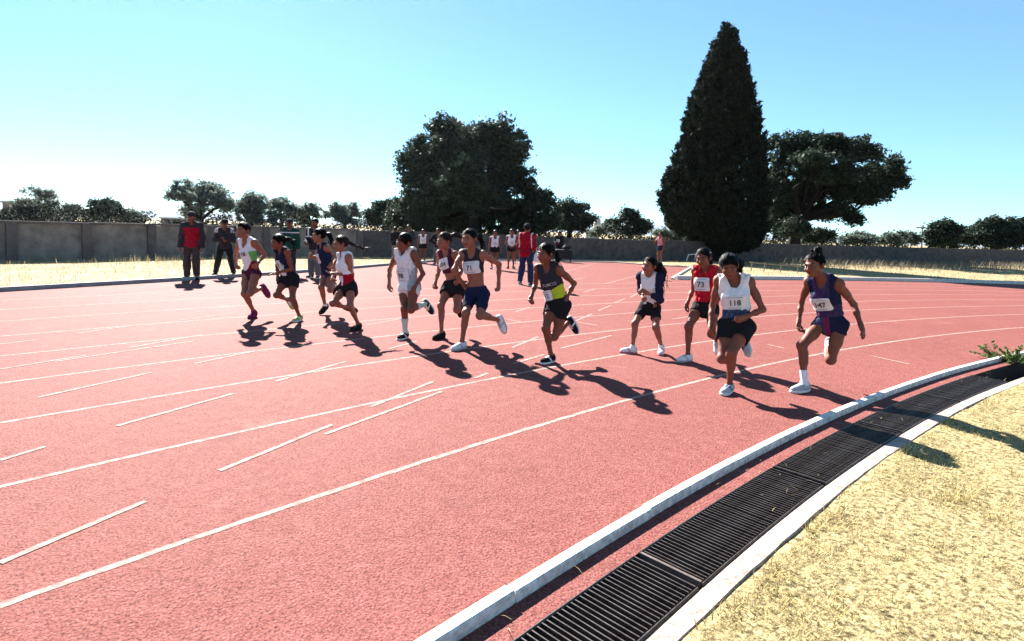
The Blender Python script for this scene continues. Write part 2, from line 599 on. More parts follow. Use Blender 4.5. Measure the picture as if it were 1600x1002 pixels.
SEAM = arc_ang(0.71, 2.4)
GR = ARC_R - 1.615
sec_len = 1.5 / GR
grate_labels = ['black steel drain grate section cut by the bottom edge of the picture', 'black steel drain grate section just beyond the pale cross seam',
                'black steel drain grate section crossed by the shadows of runners 118 and 147', 'dull drain grate section between the shadows and the green weed', 'farthest drain grate section, running under the green weed']
bar_me = None
for si in range(5):
    a_hi = SEAM + sec_len * (1 - si)
    a_lo = a_hi - sec_len
    root = empty('drain_grate', arc_pt(-1.615, (a_hi + a_lo) / 2))
    tag(root, grate_labels[si], 'drain grate', 'drain grate sections')
    for off in (-1.462, -1.768):
        bar_along([arc_pt(off, a_hi - .0006 + (a_lo - a_hi + .0012) * t)[:2] for t in np.linspace(0, 1, 8)], .012, -.03, .012, 'side_rail', M['steel'], root)
    for off in (-1.56, -1.665):
        bar_along([arc_pt(off, a_hi - .0006 + (a_lo - a_hi + .0012) * t)[:2] for t in np.linspace(0, 1, 8)], .006, -.03, -.02, 'under_rail', M['steel'], root)
    for q, mm in ((a_hi - .0008, M['steel_pale'] if si == 1 else M['steel']), (a_lo + .0008, M['steel'])):
        c = np.array(arc_pt(-1.615, q, -.006))
        e = np.array([math.cos(q), math.sin(q), 0])
        MB().box(c, (.29, .014 if mm is M['steel_pale'] else .006, .04), [e, np.array([-e[1], e[0], 0]), (0, 0, 1)]).build('end_bar', mm, root)
    nb = 50
    for k in range(nb):
        q = a_hi - .0012 + (a_lo - a_hi + .0024) * (k + .5) / nb
        c = np.array(arc_pt(-1.615, q, -.004 + random.uniform(-.002, .002))) - np.array(root.location)
        if bar_me is None:
            ob = MB().box((0, 0, 0), (.288, .0052, .028)).build('bar', M['steel'], None)
            bar_me = ob.data
        else:
            ob = bpy.data.objects.new('bar', bar_me)
            COL.objects.link(ob)
        ob.parent = root
        ob.location = [float(v) for v in c]
        ob.rotation_euler = (0, 0, q + random.uniform(-.012, .012))


# ---------------------------------------------------------------- boundary walls
def wall_run(name, label, pts, heights, m, pillars, thick=.2, pill_m=None, coping=True):
    root = tag(empty(name, (*pts[0], 0)), label, 'wall')
    for i in range(len(pts) - 1):
        p, q = np.array([*pts[i], 0.]), np.array([*pts[i + 1], 0.])
        t = (q - p)
        Ln = np.linalg.norm(t)
        t /= Ln
        nrm = np.array([t[1], -t[0], 0])
        h0, h1 = heights[i], heights[i + 1]
        V = []
        ns = max(2, int(Ln / 2.5))
        top = []
        for k in range(ns + 1):
            f = k / ns
            h = h0 + (h1 - h0) * f + (.02 * math.sin(k * 2.1 + i) if not coping else 0)
            b = p + (q - p) * f
            V += [b + nrm * thick / 2 + (0, 0, -.1), b + nrm * thick / 2 + (0, 0, h), b - nrm * thick / 2 + (0, 0, h), b - nrm * thick / 2 + (0, 0, -.1)]
            top.append((b, h))
        F = []
        for k in range(ns):
            for s in range(3):
                F.append((k * 4 + s, (k + 1) * 4 + s, (k + 1) * 4 + s + 1, k * 4 + s + 1))
        F += [(0, 1, 2, 3), tuple(ns * 4 + j for j in (3, 2, 1, 0))]
        mesh_obj('panel', V, F, m, root)
        if coping:
            c = (p + q) / 2 + np.array([0, 0, (h0 + h1) / 2 + .035])
            MB().box(c, (Ln - .01, thick + .1, .07), [t, nrm, (0, 0, 1)]).build('coping', pill_m, root)
    for (x, y, h, t, nrm) in pillars:
        MB().box(np.array([x, y, (h + .06) / 2 - .05]) + nrm * .07, (.26, thick + .1, h + .06), [t, nrm, (0, 0, 1)]).build('pillar', pill_m, root)
    return root


WP = [gnd(x, y)[:2] for x, y in ((-110, 410), (0, 407), (133, 405.5), (234, 403), (400, 400), (560, 401.3))]
pil = []
for x, y in ((-105, 409.8), (16, 406.8), (133, 405.5), (234, 403), (330, 401.3), (415, 400.1), (500, 400.8), (560, 401.3)):
    g = gnd(x, y)
    t = np.array([.58, .81, 0]) if x < 300 else np.array([.85, .52, 0])
    t /= np.linalg.norm(t)
    pil.append((g[0], g[1], 1.17, t, np.array([t[1], -t[0], 0])))
wall_run('plastered_wall', 'grey plastered boundary wall with pillars, behind the left dry verge', [tuple(p) for p in WP], [1.13, 1.12, 1.14, 1.15, 1.17, 1.17], M['wall'], pil, pill_m=M['pillar'])
WQ = [gnd(x, y)[:2] for x, y in ((566, 401.4), (740, 403), (900, 405), (1100, 408), (1400, 413))] + [np.array([45.1, 50.8]), np.array([64., 61.])]
wall_run('block_wall', 'dark rough block wall running behind the big trees on the right', [tuple(p) for p in WQ], [1.2, 1.2, 1.15, 1.16, 1.22, 1.3, 1.35], M['wall2'], [], coping=False)


# ---------------------------------------------------------------- trees
def leaf_quads(C, size, elong=1.0, updir=None, upw=0.0):
    n = len(C)
    a = rng.normal(size=(n, 3))
    if updir is not None:
        a = a * (1 - upw) + updir * upw
    a /= np.linalg.norm(a, axis=1, keepdims=True)
    b = np.cross(a, rng.normal(size=(n, 3)))
    b /= np.linalg.norm(b, axis=1, keepdims=True)
    s = size * rng.uniform(.6, 1.35, (n, 1))
    a = a * s * elong
    b = b * s * .6
    nrm = np.cross(a, b)
    nrm = nrm / np.linalg.norm(nrm, axis=1, keepdims=True) * s * .25
    V = np.empty((n, 4, 3))
    V[:, 0] = C - a
    V[:, 1] = C + b * .9 - a * .1 + nrm
    V[:, 2] = C + a
    V[:, 3] = C - b * .9 + a * .1 + nrm
    F = np.arange(n * 4).reshape(n, 4)
    return V.reshape(-1, 3), F


def sph(n):
    d = rng.normal(size=(n, 3))
    return d / np.linalg.norm(d, axis=1, keepdims=True)


def tree(name, label, base, trunk_r, blobs, leaves, size, m='leaf', cat='tree', group=None, clump=.42, fill=1.0, trunk_top=None, limb_r=.35, gap=.25, lobes=0):
    """blobs: (centre, radii) ellipsoids of the crown; leaves: how many leaf faces in all"""
    base = np.array([base[0], base[1], 0.0])
    root = tag(empty(name, base), label, cat, group)
    big = blobs
    if lobes:
        small = []
        for c, r in blobs:
            r = np.array(r)
            small.append((c, r * .78))
            for d_ in sph(lobes):
                small.append((np.array(c) + d_ * r * .66, r * random.uniform(.38, .55)))
        blobs = small
    vol = np.array([r[0] * r[2] for c, r in blobs])
    vol = vol / vol.sum()
    P = []
    for (c, r), w in zip(blobs, vol):
        c, r = np.array(c), np.array(r)
        nl = int(leaves * w)
        nc = max(10, int(nl / 80))
        rr = rng.uniform(.05, 1.0, (nc, 1)) ** (1 / 2.4) * np.where(rng.random((nc, 1)) < .16, rng.uniform(1.0, 1.10, (nc, 1)), 1.0)
        cc = c + sph(nc) * rr * r * fill
        pick = rng.integers(0, nc, nl)
        cr = clump * (.6 + .8 * rng.random(nc))
        P.append(cc[pick] + rng.normal(size=(nl, 3)) * cr[pick, None] * np.array([1, 1, .7]) * .55)
    P = np.concatenate(P)
    P = P[P[:, 2] > .25]
    g_ = np.sin(P[:, 0] * 1.9 + 1.3 * np.sin(P[:, 2] * 1.7)) * np.sin(P[:, 2] * 2.3 + P[:, 1] * .8) + .5 * np.sin(P[:, 0] * 4.3 + P[:, 2] * 3.7 + P[:, 1])
    P = P[g_ > -1.35 + gap * 1.3 + rng.normal(size=len(P)) * .15]
    V, F = leaf_quads(P, size)
    mesh_obj('crown', V, F, M[m], root)
    # trunk and limbs
    mb = MB()
    blobs = big
    cen = np.array([np.array(c) for c, r in blobs])
    mid = trunk_top if trunk_top is not None else np.array([base[0] * .5 + cen[:, 0].mean() * .5, base[1] * .5 + cen[:, 1].mean() * .5, cen[:, 2].min() * .75])
    mid = np.array(mid, float)
    flare = base + (0, 0, -.1)
    mb.tube([flare, base * .8 + mid * .2, base * .45 + mid * .55, mid], [trunk_r * 1.5, trunk_r * 1.1, trunk_r, trunk_r * .85], 10)
    for c, r in blobs:
        c = np.array(c)
        k = mid * .45 + c * .55 + rng.normal(size=3) * .12 * np.linalg.norm(c - mid) * np.array([1, 1, .5])
        mb.tube([mid * .9 + base * .1, k, c], [trunk_r * .5, trunk_r * limb_r, trunk_r * .12], 7)
        for j in range(5):
            e = c + sph(1)[0] * np.array(r) * .8
            s0 = k * .5 + c * .5
            mb.tube([s0, (s0 + e) / 2 + rng.normal(size=3) * .1 * r[0], e], [trunk_r * .22, trunk_r * .12, trunk_r * .04], 5)
    mb.build('trunk', M['bark'], root, smooth=True)
    return root


def pxblobs(Y, lst):
    out = []
    for b in lst:
        x, y, rx, ry = b[:4]
        dy = b[4] if len(b) > 4 else 0.0
        c = at(x, y, Y + dy)
        s = (Y + dy) / FPX
        out.append((c, (rx * s, (rx + ry) / 2 * s, ry * s)))
    return out


def gx(x, Y):
    p = at(x, 380, Y)
    return (p[0], Y)


tree('oak_tree', 'huge round dark oak in the middle of the skyline', gx(742, 46), .55,
     pxblobs(46, [(745, 218, 62, 38), (690, 238, 48, 42, 1), (796, 232, 36, 38, -1), (655, 262, 30, 30), (742, 262, 80, 40, -2), (802, 280, 42, 34), (668, 300, 42, 30, 1), (838, 312, 32, 26),
                  (660, 335, 34, 24, -1), (800, 328, 36, 22, 1), (745, 318, 55, 32, 2.5), (852, 345, 28, 18), (700, 340, 50, 30, 2), (775, 345, 46, 26, 1.5), (650, 345, 40, 28, 1), (825, 348, 38, 22, 1.5), (660, 310, 44, 40, -1.5), (735, 300, 60, 40, -3), (640, 245, 16, 16), (700, 205, 36, 22, 1.5), (775, 205, 32, 22, -1.5)]),
     112000, .145, 'leaf', trunk_top=at(742, 322, 46), clump=.42, lobes=7, limb_r=.24, gap=.12)
tree('spreading_tree', 'wide flat topped tree right of the tall cypress', gx(1236, 45), .42,
     pxblobs(45, [(1288, 221, 46, 20), (1238, 236, 42, 26, 1), (1342, 238, 36, 22, -1), (1386, 262, 32, 20), (1290, 256, 62, 26, -2), (1352, 281, 44, 18), (1218, 276, 30, 34, 1), (1376, 300, 20, 12),
                  (1262, 290, 40, 20, 2), (1400, 282, 18, 12), (1318, 300, 30, 14, 1), (1335, 338, 13, 14), (1312, 325, 14, 10), (1222, 330, 26, 30, 2), (1258, 312, 40, 24, 3), (1300, 290, 54, 24, 2), (1214, 352, 26, 22, 2.5), (1292, 330, 30, 16, 3), (1340, 300, 40, 18, 2), (1238, 354, 26, 18, -2), (1206, 310, 22, 36, 1)]),
     78000, .13, 'leaf', trunk_top=at(1250, 338, 45), clump=.38, limb_r=.26, lobes=7, gap=.15)


def cypress():
    Y = 35.2
    c0 = at(1118, 385, Y)
    root = tag(empty('cypress_tree', (c0[0], Y, 0)), 'very tall pointed dark cypress rising above the right wall', 'tree')
    prof = [(38, 1130, 1139), (54, 1123, 1147), (90, 1106, 1163), (130, 1090, 1172), (170, 1074, 1180), (210, 1063, 1193), (250, 1050, 1196), (290, 1031, 1198), (330, 1029, 1199), (362, 1046, 1198), (380, 1090, 1185), (392, 1110, 1160)]
    ys = np.array([p[0] for p in prof], float)
    xl = np.array([p[1] for p in prof], float)
    xr = np.array([p[2] for p in prof], float)
    s = Y / FPX

    def prof_at(py):
        l_, r_ = np.interp(py, ys, xl), np.interp(py, ys, xr)
        return (l_ + r_) / 2, (r_ - l_) / 2 * .96 - 1.0
    grid = np.linspace(40, 390, 400)
    wts = prof_at(grid)[1]
    # sprays: thousands of branch ends, each a small tuft pointing up and out
    nt = 2600
    ty = rng.choice(grid, nt, p=wts / wts.sum()) + rng.uniform(-.5, .5, nt)
    tphi = rng.uniform(0, 2 * math.pi, nt)
    trr = rng.uniform(.72, .98, nt) * np.where(rng.random(nt) < .08, 1.06, 1.0)
    per = 30
    pick = np.repeat(np.arange(nt), per)
    n2 = 22000
    iy = rng.choice(grid, n2, p=wts / wts.sum())
    iphi = rng.uniform(0, 2 * math.pi, n2)
    irr = rng.uniform(.25, .82, n2)
    py = np.concatenate([ty[pick], iy])
    phi = np.concatenate([tphi[pick], iphi])
    rr = np.concatenate([trr[pick], irr])
    n = len(py)
    xc, hw = prof_at(py)
    dx = rr * hw * np.cos(phi) * s
    dy = rr * hw * np.sin(phi) * s
    P = np.array([at(x, y, Y) for x, y in zip(xc, py)])
    P[:, 0] += dx
    P[:, 1] += dy
    spread = np.concatenate([np.full(len(pick), 1.0), np.zeros(n2)])
    t_ = rng.random(n) * spread
    rad = np.stack([np.cos(phi), np.sin(phi), np.zeros(n)], 1)
    P += rad * (t_ * .13)[:, None] + np.array([0, 0, 1.0]) * (t_ * .26 - .1)[:, None] + rng.normal(size=(n, 3)) * (.055 + .06 * (1 - t_))[:, None] * np.array([1, 1, .8])
    keep = P[:, 2] > .2
    P = P[keep]
    dx, dy = dx[keep], dy[keep]
    up = np.stack([dx * .35, dy * .35, np.full(len(P), 1.0)], 1)
    V, F = leaf_quads(P, .085, 1.6, up, .45)
    mesh_obj('crown', V, F, M['leaf_dark'], root)
    mb = MB()
    top = at(1132, 50, Y)
    b0 = np.array([c0[0], Y, -.1])
    mb.tube([b0, b0 * .7 + top * .3, b0 * .3 + top * .7, top], [.5, .36, .2, .05], 9)
    for k in range(40):
        f = .06 + .8 * k / 40
        p = b0 * (1 - f) + top * f
        w = 2.399 * k
        L_ = np.interp(p[2], [0, 3, 7, 15], [3.0, 3.2, 2.4, .4]) * .8
        mb.tube([p, p + np.array([math.cos(w) * L_ * .6, math.sin(w) * L_ * .6, .4]), p + np.array([math.cos(w) * L_, math.sin(w) * L_, 1.1])], [.09, .05, .02], 5)
    mb.build('trunk', M['bark'], root, smooth=True)


cypress()

BACK = [
    ('leafy_tree', 'open crowned tree with see-through branches at the far left', 62, 60, .22, [(62, 304, 34, 10), (40, 316, 22, 9), (84, 316, 16, 12), (60, 322, 40, 7)], 3600, 'leaf_hazed', .15),
    ('leafy_tree', 'low dark shrubby tree at the foot of the open crowned tree', 36, 57, .2, [(35, 333, 26, 12), (64, 336, 22, 10), (15, 336, 12, 9)], 4500, 'leaf', .16),
    ('leafy_tree', 'dense round dark tree left of centre between two low trees', 165, 58, .25, [(160, 326, 22, 15), (182, 332, 20, 13), (150, 336, 18, 10)], 6500, 'leaf', .16),
    ('leafy_tree', 'small low tree left of the dense round dark tree', 116, 60, .16, [(116, 331, 17, 12), (103, 336, 14, 9)], 3000, 'leaf_hazed', .15),
    ('leafy_tree', 'small sloping tree right of the dense round dark tree', 207, 60, .16, [(206, 338, 16, 9), (220, 343, 10, 6)], 2400, 'leaf_hazed', .15),
    ('leafy_tree', 'tall wide tree above the man in the red vest', 312, 50, .3, [(306, 296, 40, 16), (276, 303, 24, 11), (336, 305, 26, 16), (318, 318, 38, 16), (352, 322, 14, 14), (300, 332, 30, 12)], 9000, 'leaf_hazed', .16),
    ('leafy_tree', 'bushy tree above the left runner numbered 118', 392, 52, .24, [(394, 312, 22, 15), (380, 328, 20, 14), (408, 326, 18, 14), (392, 342, 28, 10)], 6500, 'leaf_hazed', .16),
    ('leafy_tree', 'rounded tree above the man in the green jacket', 440, 53, .22, [(436, 320, 20, 13), (452, 332, 16, 13), (430, 340, 20, 10)], 5000, 'leaf_hazed', .16),
    ('leafy_tree', 'thin crowned tree above the man in the striped jacket', 486, 55, .18, [(482, 325, 14, 9), (494, 335, 20, 11), (476, 342, 14, 9)], 3600, 'leaf_hazed', .15),
    ('leafy_tree', 'sparse tree between the striped jacket man and the huge oak', 538, 55, .2, [(530, 328, 16, 12), (550, 330, 15, 12), (540, 343, 26, 9)], 4600, 'leaf_hazed', .15),
    ('leafy_tree', 'dark tree touching the left side of the huge oak', 604, 52, .25, [(600, 324, 24, 14), (622, 330, 18, 16), (586, 338, 18, 12), (610, 346, 26, 9)], 7000, 'leaf', .16),
    ('leafy_tree', 'dark rounded tree touching the right side of the huge oak', 888, 52, .25, [(890, 325, 26, 14), (910, 340, 16, 15), (874, 345, 20, 14), (895, 355, 28, 10)], 7500, 'leaf', .16),
    ('leafy_tree', 'clumped dark tree standing alone between oak and cypress', 985, 55, .24, [(984, 342, 18, 13), (1002, 352, 16, 11), (964, 350, 13, 11), (985, 360, 28, 8)], 6000, 'leaf', .16),
    ('hedge_bush', 'small bush against the left side of the lone clumped tree', 944, 54, .1, [(944, 360, 14, 8), (932, 364, 10, 5)], 1800, 'leaf_hazed', .14),
    ('hedge_bush', 'low bush at the left foot of the tall cypress', 1040, 50, .1, [(1038, 366, 20, 9), (1056, 370, 14, 8)], 2600, 'leaf_hazed', .14),
    ('hedge_bush', 'low bush below the limbs of the wide flat topped tree', 1290, 52, .12, [(1288, 368, 28, 10), (1268, 372, 16, 8)], 4200, 'leaf', .16),
    ('hedge_bush', 'pale bush below the drooping branch of the flat topped tree', 1345, 53, .12, [(1342, 372, 28, 9), (1325, 376, 16, 7)], 3600, 'leaf_hazed', .16),
    ('hedge_bush', 'greyish bush left of the white utility pole', 1405, 56, .12, [(1398, 370, 22, 10), (1420, 372, 16, 9), (1384, 376, 14, 7)], 3800, 'leaf_hazed', .16),
    ('clipped_tree', 'rounded clipped tree just right of the white utility pole', 1472, 56, .2, [(1472, 362, 26, 15), (1462, 376, 22, 9), (1488, 376, 18, 9)], 7000, 'leaf', .17),
    ('clipped_tree', 'broad clipped tree mass at the right edge of the picture', 1560, 58, .25, [(1540, 360, 40, 20), (1580, 358, 40, 20), (1515, 372, 26, 12), (1560, 376, 60, 12), (1620, 362, 40, 22)], 14000, 'leaf', .18),
]
for nm, lab, px, Y, tr, bl, nl, m, sz in BACK:
    tree(nm, lab, gx(px, Y), tr, pxblobs(Y, [(b[0], b[1], b[2], b[3], random.uniform(-1, 1)) for b in bl]), int(nl * (1.15 if m == 'leaf_hazed' else 1.9)), sz * .78, m, cat='bush' if 'bush' in nm else 'tree', group='trees behind the wall', clump=.34 if m == 'leaf_hazed' else .38, gap=.45 if m == 'leaf_hazed' else .2, lobes=4)


# understory: low scrub that closes the gap between the wall and the crowns
def understory():
    P = []
    for px in np.arange(-60, 1660, 3.0):
        if 905 < px < 950 or 235 < px < 262 or 1428 < px < 1450:
            continue
        Y = 50 + 6 * math.sin(px * .037) + random.uniform(-3, 3)
        if px > 1300:
            Y = 50 + (px - 1300) * .075 + random.uniform(0, 3)
        hz = .7 + 1.1 * max(0, math.sin(px * .031) * math.sin(px * .083 + 1)) + random.uniform(0, .5)
        x = at(px, 380, Y)[0]
        n_ = 70
        q = np.array([x, Y, 0]) + rng.normal(size=(n_, 3)) * np.array([.35, .6, 0])
        q[:, 2] = rng.random(n_) ** .7 * hz * 1.25
        P.append(q)
    V, F = leaf_quads(np.concatenate(P), .11)
    tag(mesh_obj('understory', V, F, M['leaf_dark']), 'low dark scrub behind the walls', 'scrub', kind='stuff')


understory()


# ---------------------------------------------------------------- far buildings, hill, pole
def house(name, label, x, ytop, w, Y, cat='house', roof='flat', mwall='house', mroof='roof', depth=6.0, nwin=2):
    t = at(x, ytop, Y)
    wd = w * Y / FPX
    root = tag(empty(name, (t[0], Y, 0)), label, cat)
    h = t[2]
    wh = h if roof == 'flat' else h - .22 * wd
    MB().box((t[0], Y + depth / 2, wh / 2 - .1), (wd, depth, wh + .2)).build('wall', M[mwall], root)
    if roof == 'flat':
        MB().box((t[0], Y + depth / 2, wh + .1), (wd + .4, depth + .4, .2)).build('roof', M[mroof], root)
    else:
        x0, x1, y0, y1 = t[0] - wd / 2 - .3, t[0] + wd / 2 + .3, Y - .3, Y + depth + .3
        V = [(x0, y0, wh + .003), (x1, y0, wh + .003), (x1, y1, wh + .003), (x0, y1, wh + .003), (x0 + wd * .25, (y0 + y1) / 2, h), (x1 - wd * .25, (y0 + y1) / 2, h)]
        mesh_obj('roof', V, [(0, 1, 5, 4), (1, 2, 5), (2, 3, 4, 5), (3, 0, 4), (3, 2, 1, 0)], M[mroof], root)
    for k in range(nwin):
        cx = t[0] + wd * ((k + .5) / nwin - .5)
        MB().box((cx, Y - .02, wh * .66), (min(1.0, wd * .3), .06, 1.0)).build('window', M['window'], root)
    return root


house('low_shed', 'low pale roofed shed behind the wall left of the red vest man', 268, 342, 34, 95, 'shed', 'flat', 'wall', 'house')
house('stone_tower', 'small grey stone tower behind the wall at the far left', 8, 317, 9, 70, 'tower', 'flat', 'wall', 'wall', 2.0, 1)
house('white_house', 'small white house behind the wall right of the oak', 926, 361, 22, 120, 'house', 'flat', 'house', 'house')
house('red_house', 'little house with a red roof left of the cypress foot', 1066, 362, 20, 110, 'house', 'hip', 'house', 'roof')


def church():
    Y = 260
    t = at(934, 337, Y)
    root = tag(empty('church_tower', (t[0], Y, 0)), 'far pale church tower with pointed top right of the oak', 'tower')
    h = t[2]
    MB().box((t[0], Y, h * .3), (3.4, 3.4, h * .6)).build('shaft', M['house'], root)
    MB().box((t[0], Y, h * .68), (2.6, 2.6, h * .16)).build('belfry', M['house'], root)
    for sx in (-.6, .6):
        MB().box((t[0] + sx, Y - 1.31, h * .68), (.6, .06, h * .1)).build('opening', M['window'], root)
    V = [(t[0] + a, Y + b, h * .76 + .004) for a, b in ((-1.4, -1.4), (1.4, -1.4), (1.4, 1.4), (-1.4, 1.4))] + [(t[0], Y, h)]
    mesh_obj('spire', V, [(0, 1, 4), (1, 2, 4), (2, 3, 4), (3, 0, 4), (3, 2, 1, 0)], M['house'], root)


church()


def utility_pole():
    Y = 62
    b = at(1440, 388, Y)
    t = at(1441, 354, Y)
    root = tag(empty('utility_pole', (b[0], Y, 0)), 'thin white utility pole between bushes on the right', 'pole')
    MB().tube([(b[0], Y, 0), (t[0], Y, t[2])], [.12, .08], 8).build('mast', M['house'], root)
    MB().box((t[0], Y, t[2] - .15), (1.3, .1, .12)).build('crossarm', M['wood'], root)
    for s in (-.5, 0, .5):
        MB().tube([(t[0] + s, Y, t[2] - .09), (t[0] + s, Y, t[2] + .08)], .05, 6).build('insulator', M['white_paint'], root)


utility_pole()


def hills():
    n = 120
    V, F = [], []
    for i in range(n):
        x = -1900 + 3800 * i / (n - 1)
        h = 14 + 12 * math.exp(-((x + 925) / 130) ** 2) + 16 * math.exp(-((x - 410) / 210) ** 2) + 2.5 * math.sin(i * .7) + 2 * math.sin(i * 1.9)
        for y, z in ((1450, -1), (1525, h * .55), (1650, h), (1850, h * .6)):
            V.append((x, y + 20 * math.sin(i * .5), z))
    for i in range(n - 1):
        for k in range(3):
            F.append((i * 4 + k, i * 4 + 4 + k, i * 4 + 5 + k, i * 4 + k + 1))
    tag(mesh_obj('hills', V, F, M['hill'], smooth=True), 'hills on the horizon, tinted faint blue for haze', kind='structure')


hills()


# ---------------------------------------------------------------- people: smooth implicit bodies meshed with surface nets
def nrm3(v):
    v = np.asarray(v, float)
    return v / (np.linalg.norm(v) + 1e-9)


class Prim:
    __slots__ = ('kind', 'a', 'b', 'r', 'ax', 'k', 'tag', 'sub')

    def __init__(s, kind, a, b, r, ax, k, tg, sub=False):
        s.kind, s.a, s.b, s.r, s.ax, s.k, s.tag, s.sub = kind, a, b, r, ax, k, tg, sub

    def bounds(s, pad):
        if s.kind == 'c':
            m = max(s.r) + pad
            return np.minimum(s.a, s.b) - m, np.maximum(s.a, s.b) + m
        m = max(s.r) + pad
        return s.a - m, s.a + m

    def dist(s, x, y, z, off=0.0):
        x, y, z = x - s.a[0], y - s.a[1], z - s.a[2]
        if s.kind == 'c':
            d = s.b - s.a
            t = np.clip((x * d[0] + y * d[1] + z * d[2]) / (d @ d + 1e-9), 0, 1)
            return np.sqrt((x - t * d[0]) ** 2 + (y - t * d[1]) ** 2 + (z - t * d[2]) ** 2) - (s.r[0] + (s.r[1] - s.r[0]) * t) - off
        A = s.ax
        r = (s.r[0] + off, s.r[1] + off, s.r[2] + off)
        p = x * A[0][0] + y * A[0][1] + z * A[0][2]
        q = x * A[1][0] + y * A[1][1] + z * A[1][2]
        w = x * A[2][0] + y * A[2][1] + z * A[2][2]
        k0 = np.sqrt((p / r[0]) ** 2 + (q / r[1]) ** 2 + (w / r[2]) ** 2)
        k1 = np.sqrt((p / r[0] ** 2) ** 2 + (q / r[1] ** 2) ** 2 + (w / r[2] ** 2) ** 2)
        return k0 * (k0 - 1) / (k1 + 1e-6)


def cone(a, b, r0, r1, k=.02, tg='', sub=False):
    return Prim('c', np.asarray(a, float), np.asarray(b, float), (r0, r1), None, k, tg, sub)


def ell(c, r, ax, k=.03, tg='', sub=False):
    return Prim('e', np.asarray(c, float), None, tuple(r), [np.asarray(q, float) for q in ax], k, tg, sub)


def field(prims, h, off=0.0, pad=.05, offs=None, lo=None, hi=None):
    """distance grid of a smooth union (sub prims are carved away)"""
    B = [p.bounds(off + (offs(p) if offs else 0) + pad * .4) for p in prims if not p.sub]
    lo = np.min([b[0] for b in B], 0) if lo is None else lo
    hi = np.max([b[1] for b in B], 0) if hi is None else hi
    n = np.ceil((hi - lo) / h).astype(int) + 2
    lo = np.floor(lo / h) * h
    D = np.full(n, .25, np.float32)
    X = [(lo[i] + h * np.arange(n[i])).astype(np.float32) for i in range(3)]
    for p in prims:
        o = off + (offs(p) if offs else 0)
        if p.sub:
            o = 0.0
        b0, b1 = p.bounds(max(o, 0) + p.k + .035)
        i0 = np.clip(np.floor((b0 - lo) / h).astype(int), 0, n - 1)
        i1 = np.clip(np.ceil((b1 - lo) / h).astype(int) + 1, 0, n)
        if np.any(i1 <= i0):
            continue
        sl = tuple(slice(i0[i], i1[i]) for i in range(3))
        d = p.dist(X[0][sl[0]][:, None, None], X[1][sl[1]][None, :, None], X[2][sl[2]][None, None, :], o)
        a = D[sl]
        if p.sub:
            d = -d
            e = np.maximum(p.k - np.abs(a - d), 0) / p.k
            D[sl] = np.maximum(a, d) + e * e * p.k * .25
        else:
            e = np.maximum(p.k - np.abs(a - d), 0) / p.k
            D[sl] = np.minimum(a, d) - e * e * p.k * .25
    return D, lo, X


def ev(prims, P, off=0.0):
    d = np.full(len(P), .3)
    for p in prims:
        if p.sub:
            continue
        q = p.dist(P[:, 0], P[:, 1], P[:, 2], off)
        e = np.maximum(p.k - np.abs(d - q), 0) / p.k
        d = np.minimum(d, q) - e * e * p.k * .25
    return d


def surface_nets(D, lo, h):
    D[0], D[-1], D[:, 0], D[:, -1], D[:, :, 0], D[:, :, -1] = .2, .2, .2, .2, .2, .2
    ins = D < 0
    c = np.zeros(tuple(s - 1 for s in D.shape), np.uint8)
    n = D.shape
    for dx in (0, 1):
        for dy in (0, 1):
            for dz in (0, 1):
                c += ins[dx:n[0] - 1 + dx, dy:n[1] - 1 + dy, dz:n[2] - 1 + dz]
    mask = (c > 0) & (c < 8)
    idx = np.argwhere(mask)
    corners = [(dx, dy, dz) for dx in (0, 1) for dy in (0, 1) for dz in (0, 1)]
    val = np.stack([D[idx[:, 0] + q[0], idx[:, 1] + q[1], idx[:, 2] + q[2]] for q in corners], 1)
    acc = np.zeros((len(idx), 3))
    cnt = np.zeros(len(idx))
    for i, a in enumerate(corners):
        for j, b in enumerate(corners):
            if j > i and sum(abs(a[k] - b[k]) for k in range(3)) == 1:
                va, vb = val[:, i], val[:, j]
                m = (va < 0) != (vb < 0)
                t = np.where(m, va / np.where(m, va - vb, 1), 0)[:, None]
                p = np.array(a) + t * (np.array(b) - np.array(a))
                acc += np.where(m[:, None], p, 0)
                cnt += m
    V = lo + h * (idx + acc / cnt[:, None])
    vid = np.full(mask.shape, -1, np.int32)
    vid[mask] = np.arange(len(idx))
    quads = []
    for ax in range(3):
        a = [slice(1, -1)] * 3
        b = [slice(1, -1)] * 3
        a[ax] = slice(0, -1)
        b[ax] = slice(1, None)
        s0, s1 = ins[tuple(a)], ins[tuple(b)]
        x = np.argwhere(s0 != s1)
        flip = s0[x[:, 0], x[:, 1], x[:, 2]]
        o = [1, 1, 1]
        o[ax] = 0
        x = x + np.array(o)
        u, v = [(1, 2), (2, 0), (0, 1)][ax]
        e1, e2 = np.zeros(3, int), np.zeros(3, int)
        e1[u] = 1
        e2[v] = 1

        def g(q):
            return vid[q[:, 0], q[:, 1], q[:, 2]]
        Q = np.stack([g(x - e1 - e2), g(x - e2), g(x), g(x - e1)], 1)
        Q[~flip] = Q[~flip][:, ::-1]
        quads.append(Q)
    Q = np.concatenate(quads)
    return V, Q[(Q >= 0).all(1)]


def wrinkle(X, amp, sc, seed):
    x, y, z = X[0][:, None, None], X[1][None, :, None], X[2][None, None, :]
    r = np.random.default_rng(seed)
    out = 0
    for k in range(4):
        d = r.normal(size=3) * sc * (1 + .6 * k)
        out = out + np.sin(x * d[0] + y * d[1] + z * d[2] + r.uniform(0, 6)) / (1 + .5 * k)
    return (amp * .6 * out).astype(np.float32)


def halfspace(D, X, p, n, keep_below=True, k=.012):
    d = (X[0][:, None, None] - p[0]) * n[0] + (X[1][None, :, None] - p[1]) * n[1] + (X[2][None, None, :] - p[2]) * n[2]
    return np.maximum(D, d)


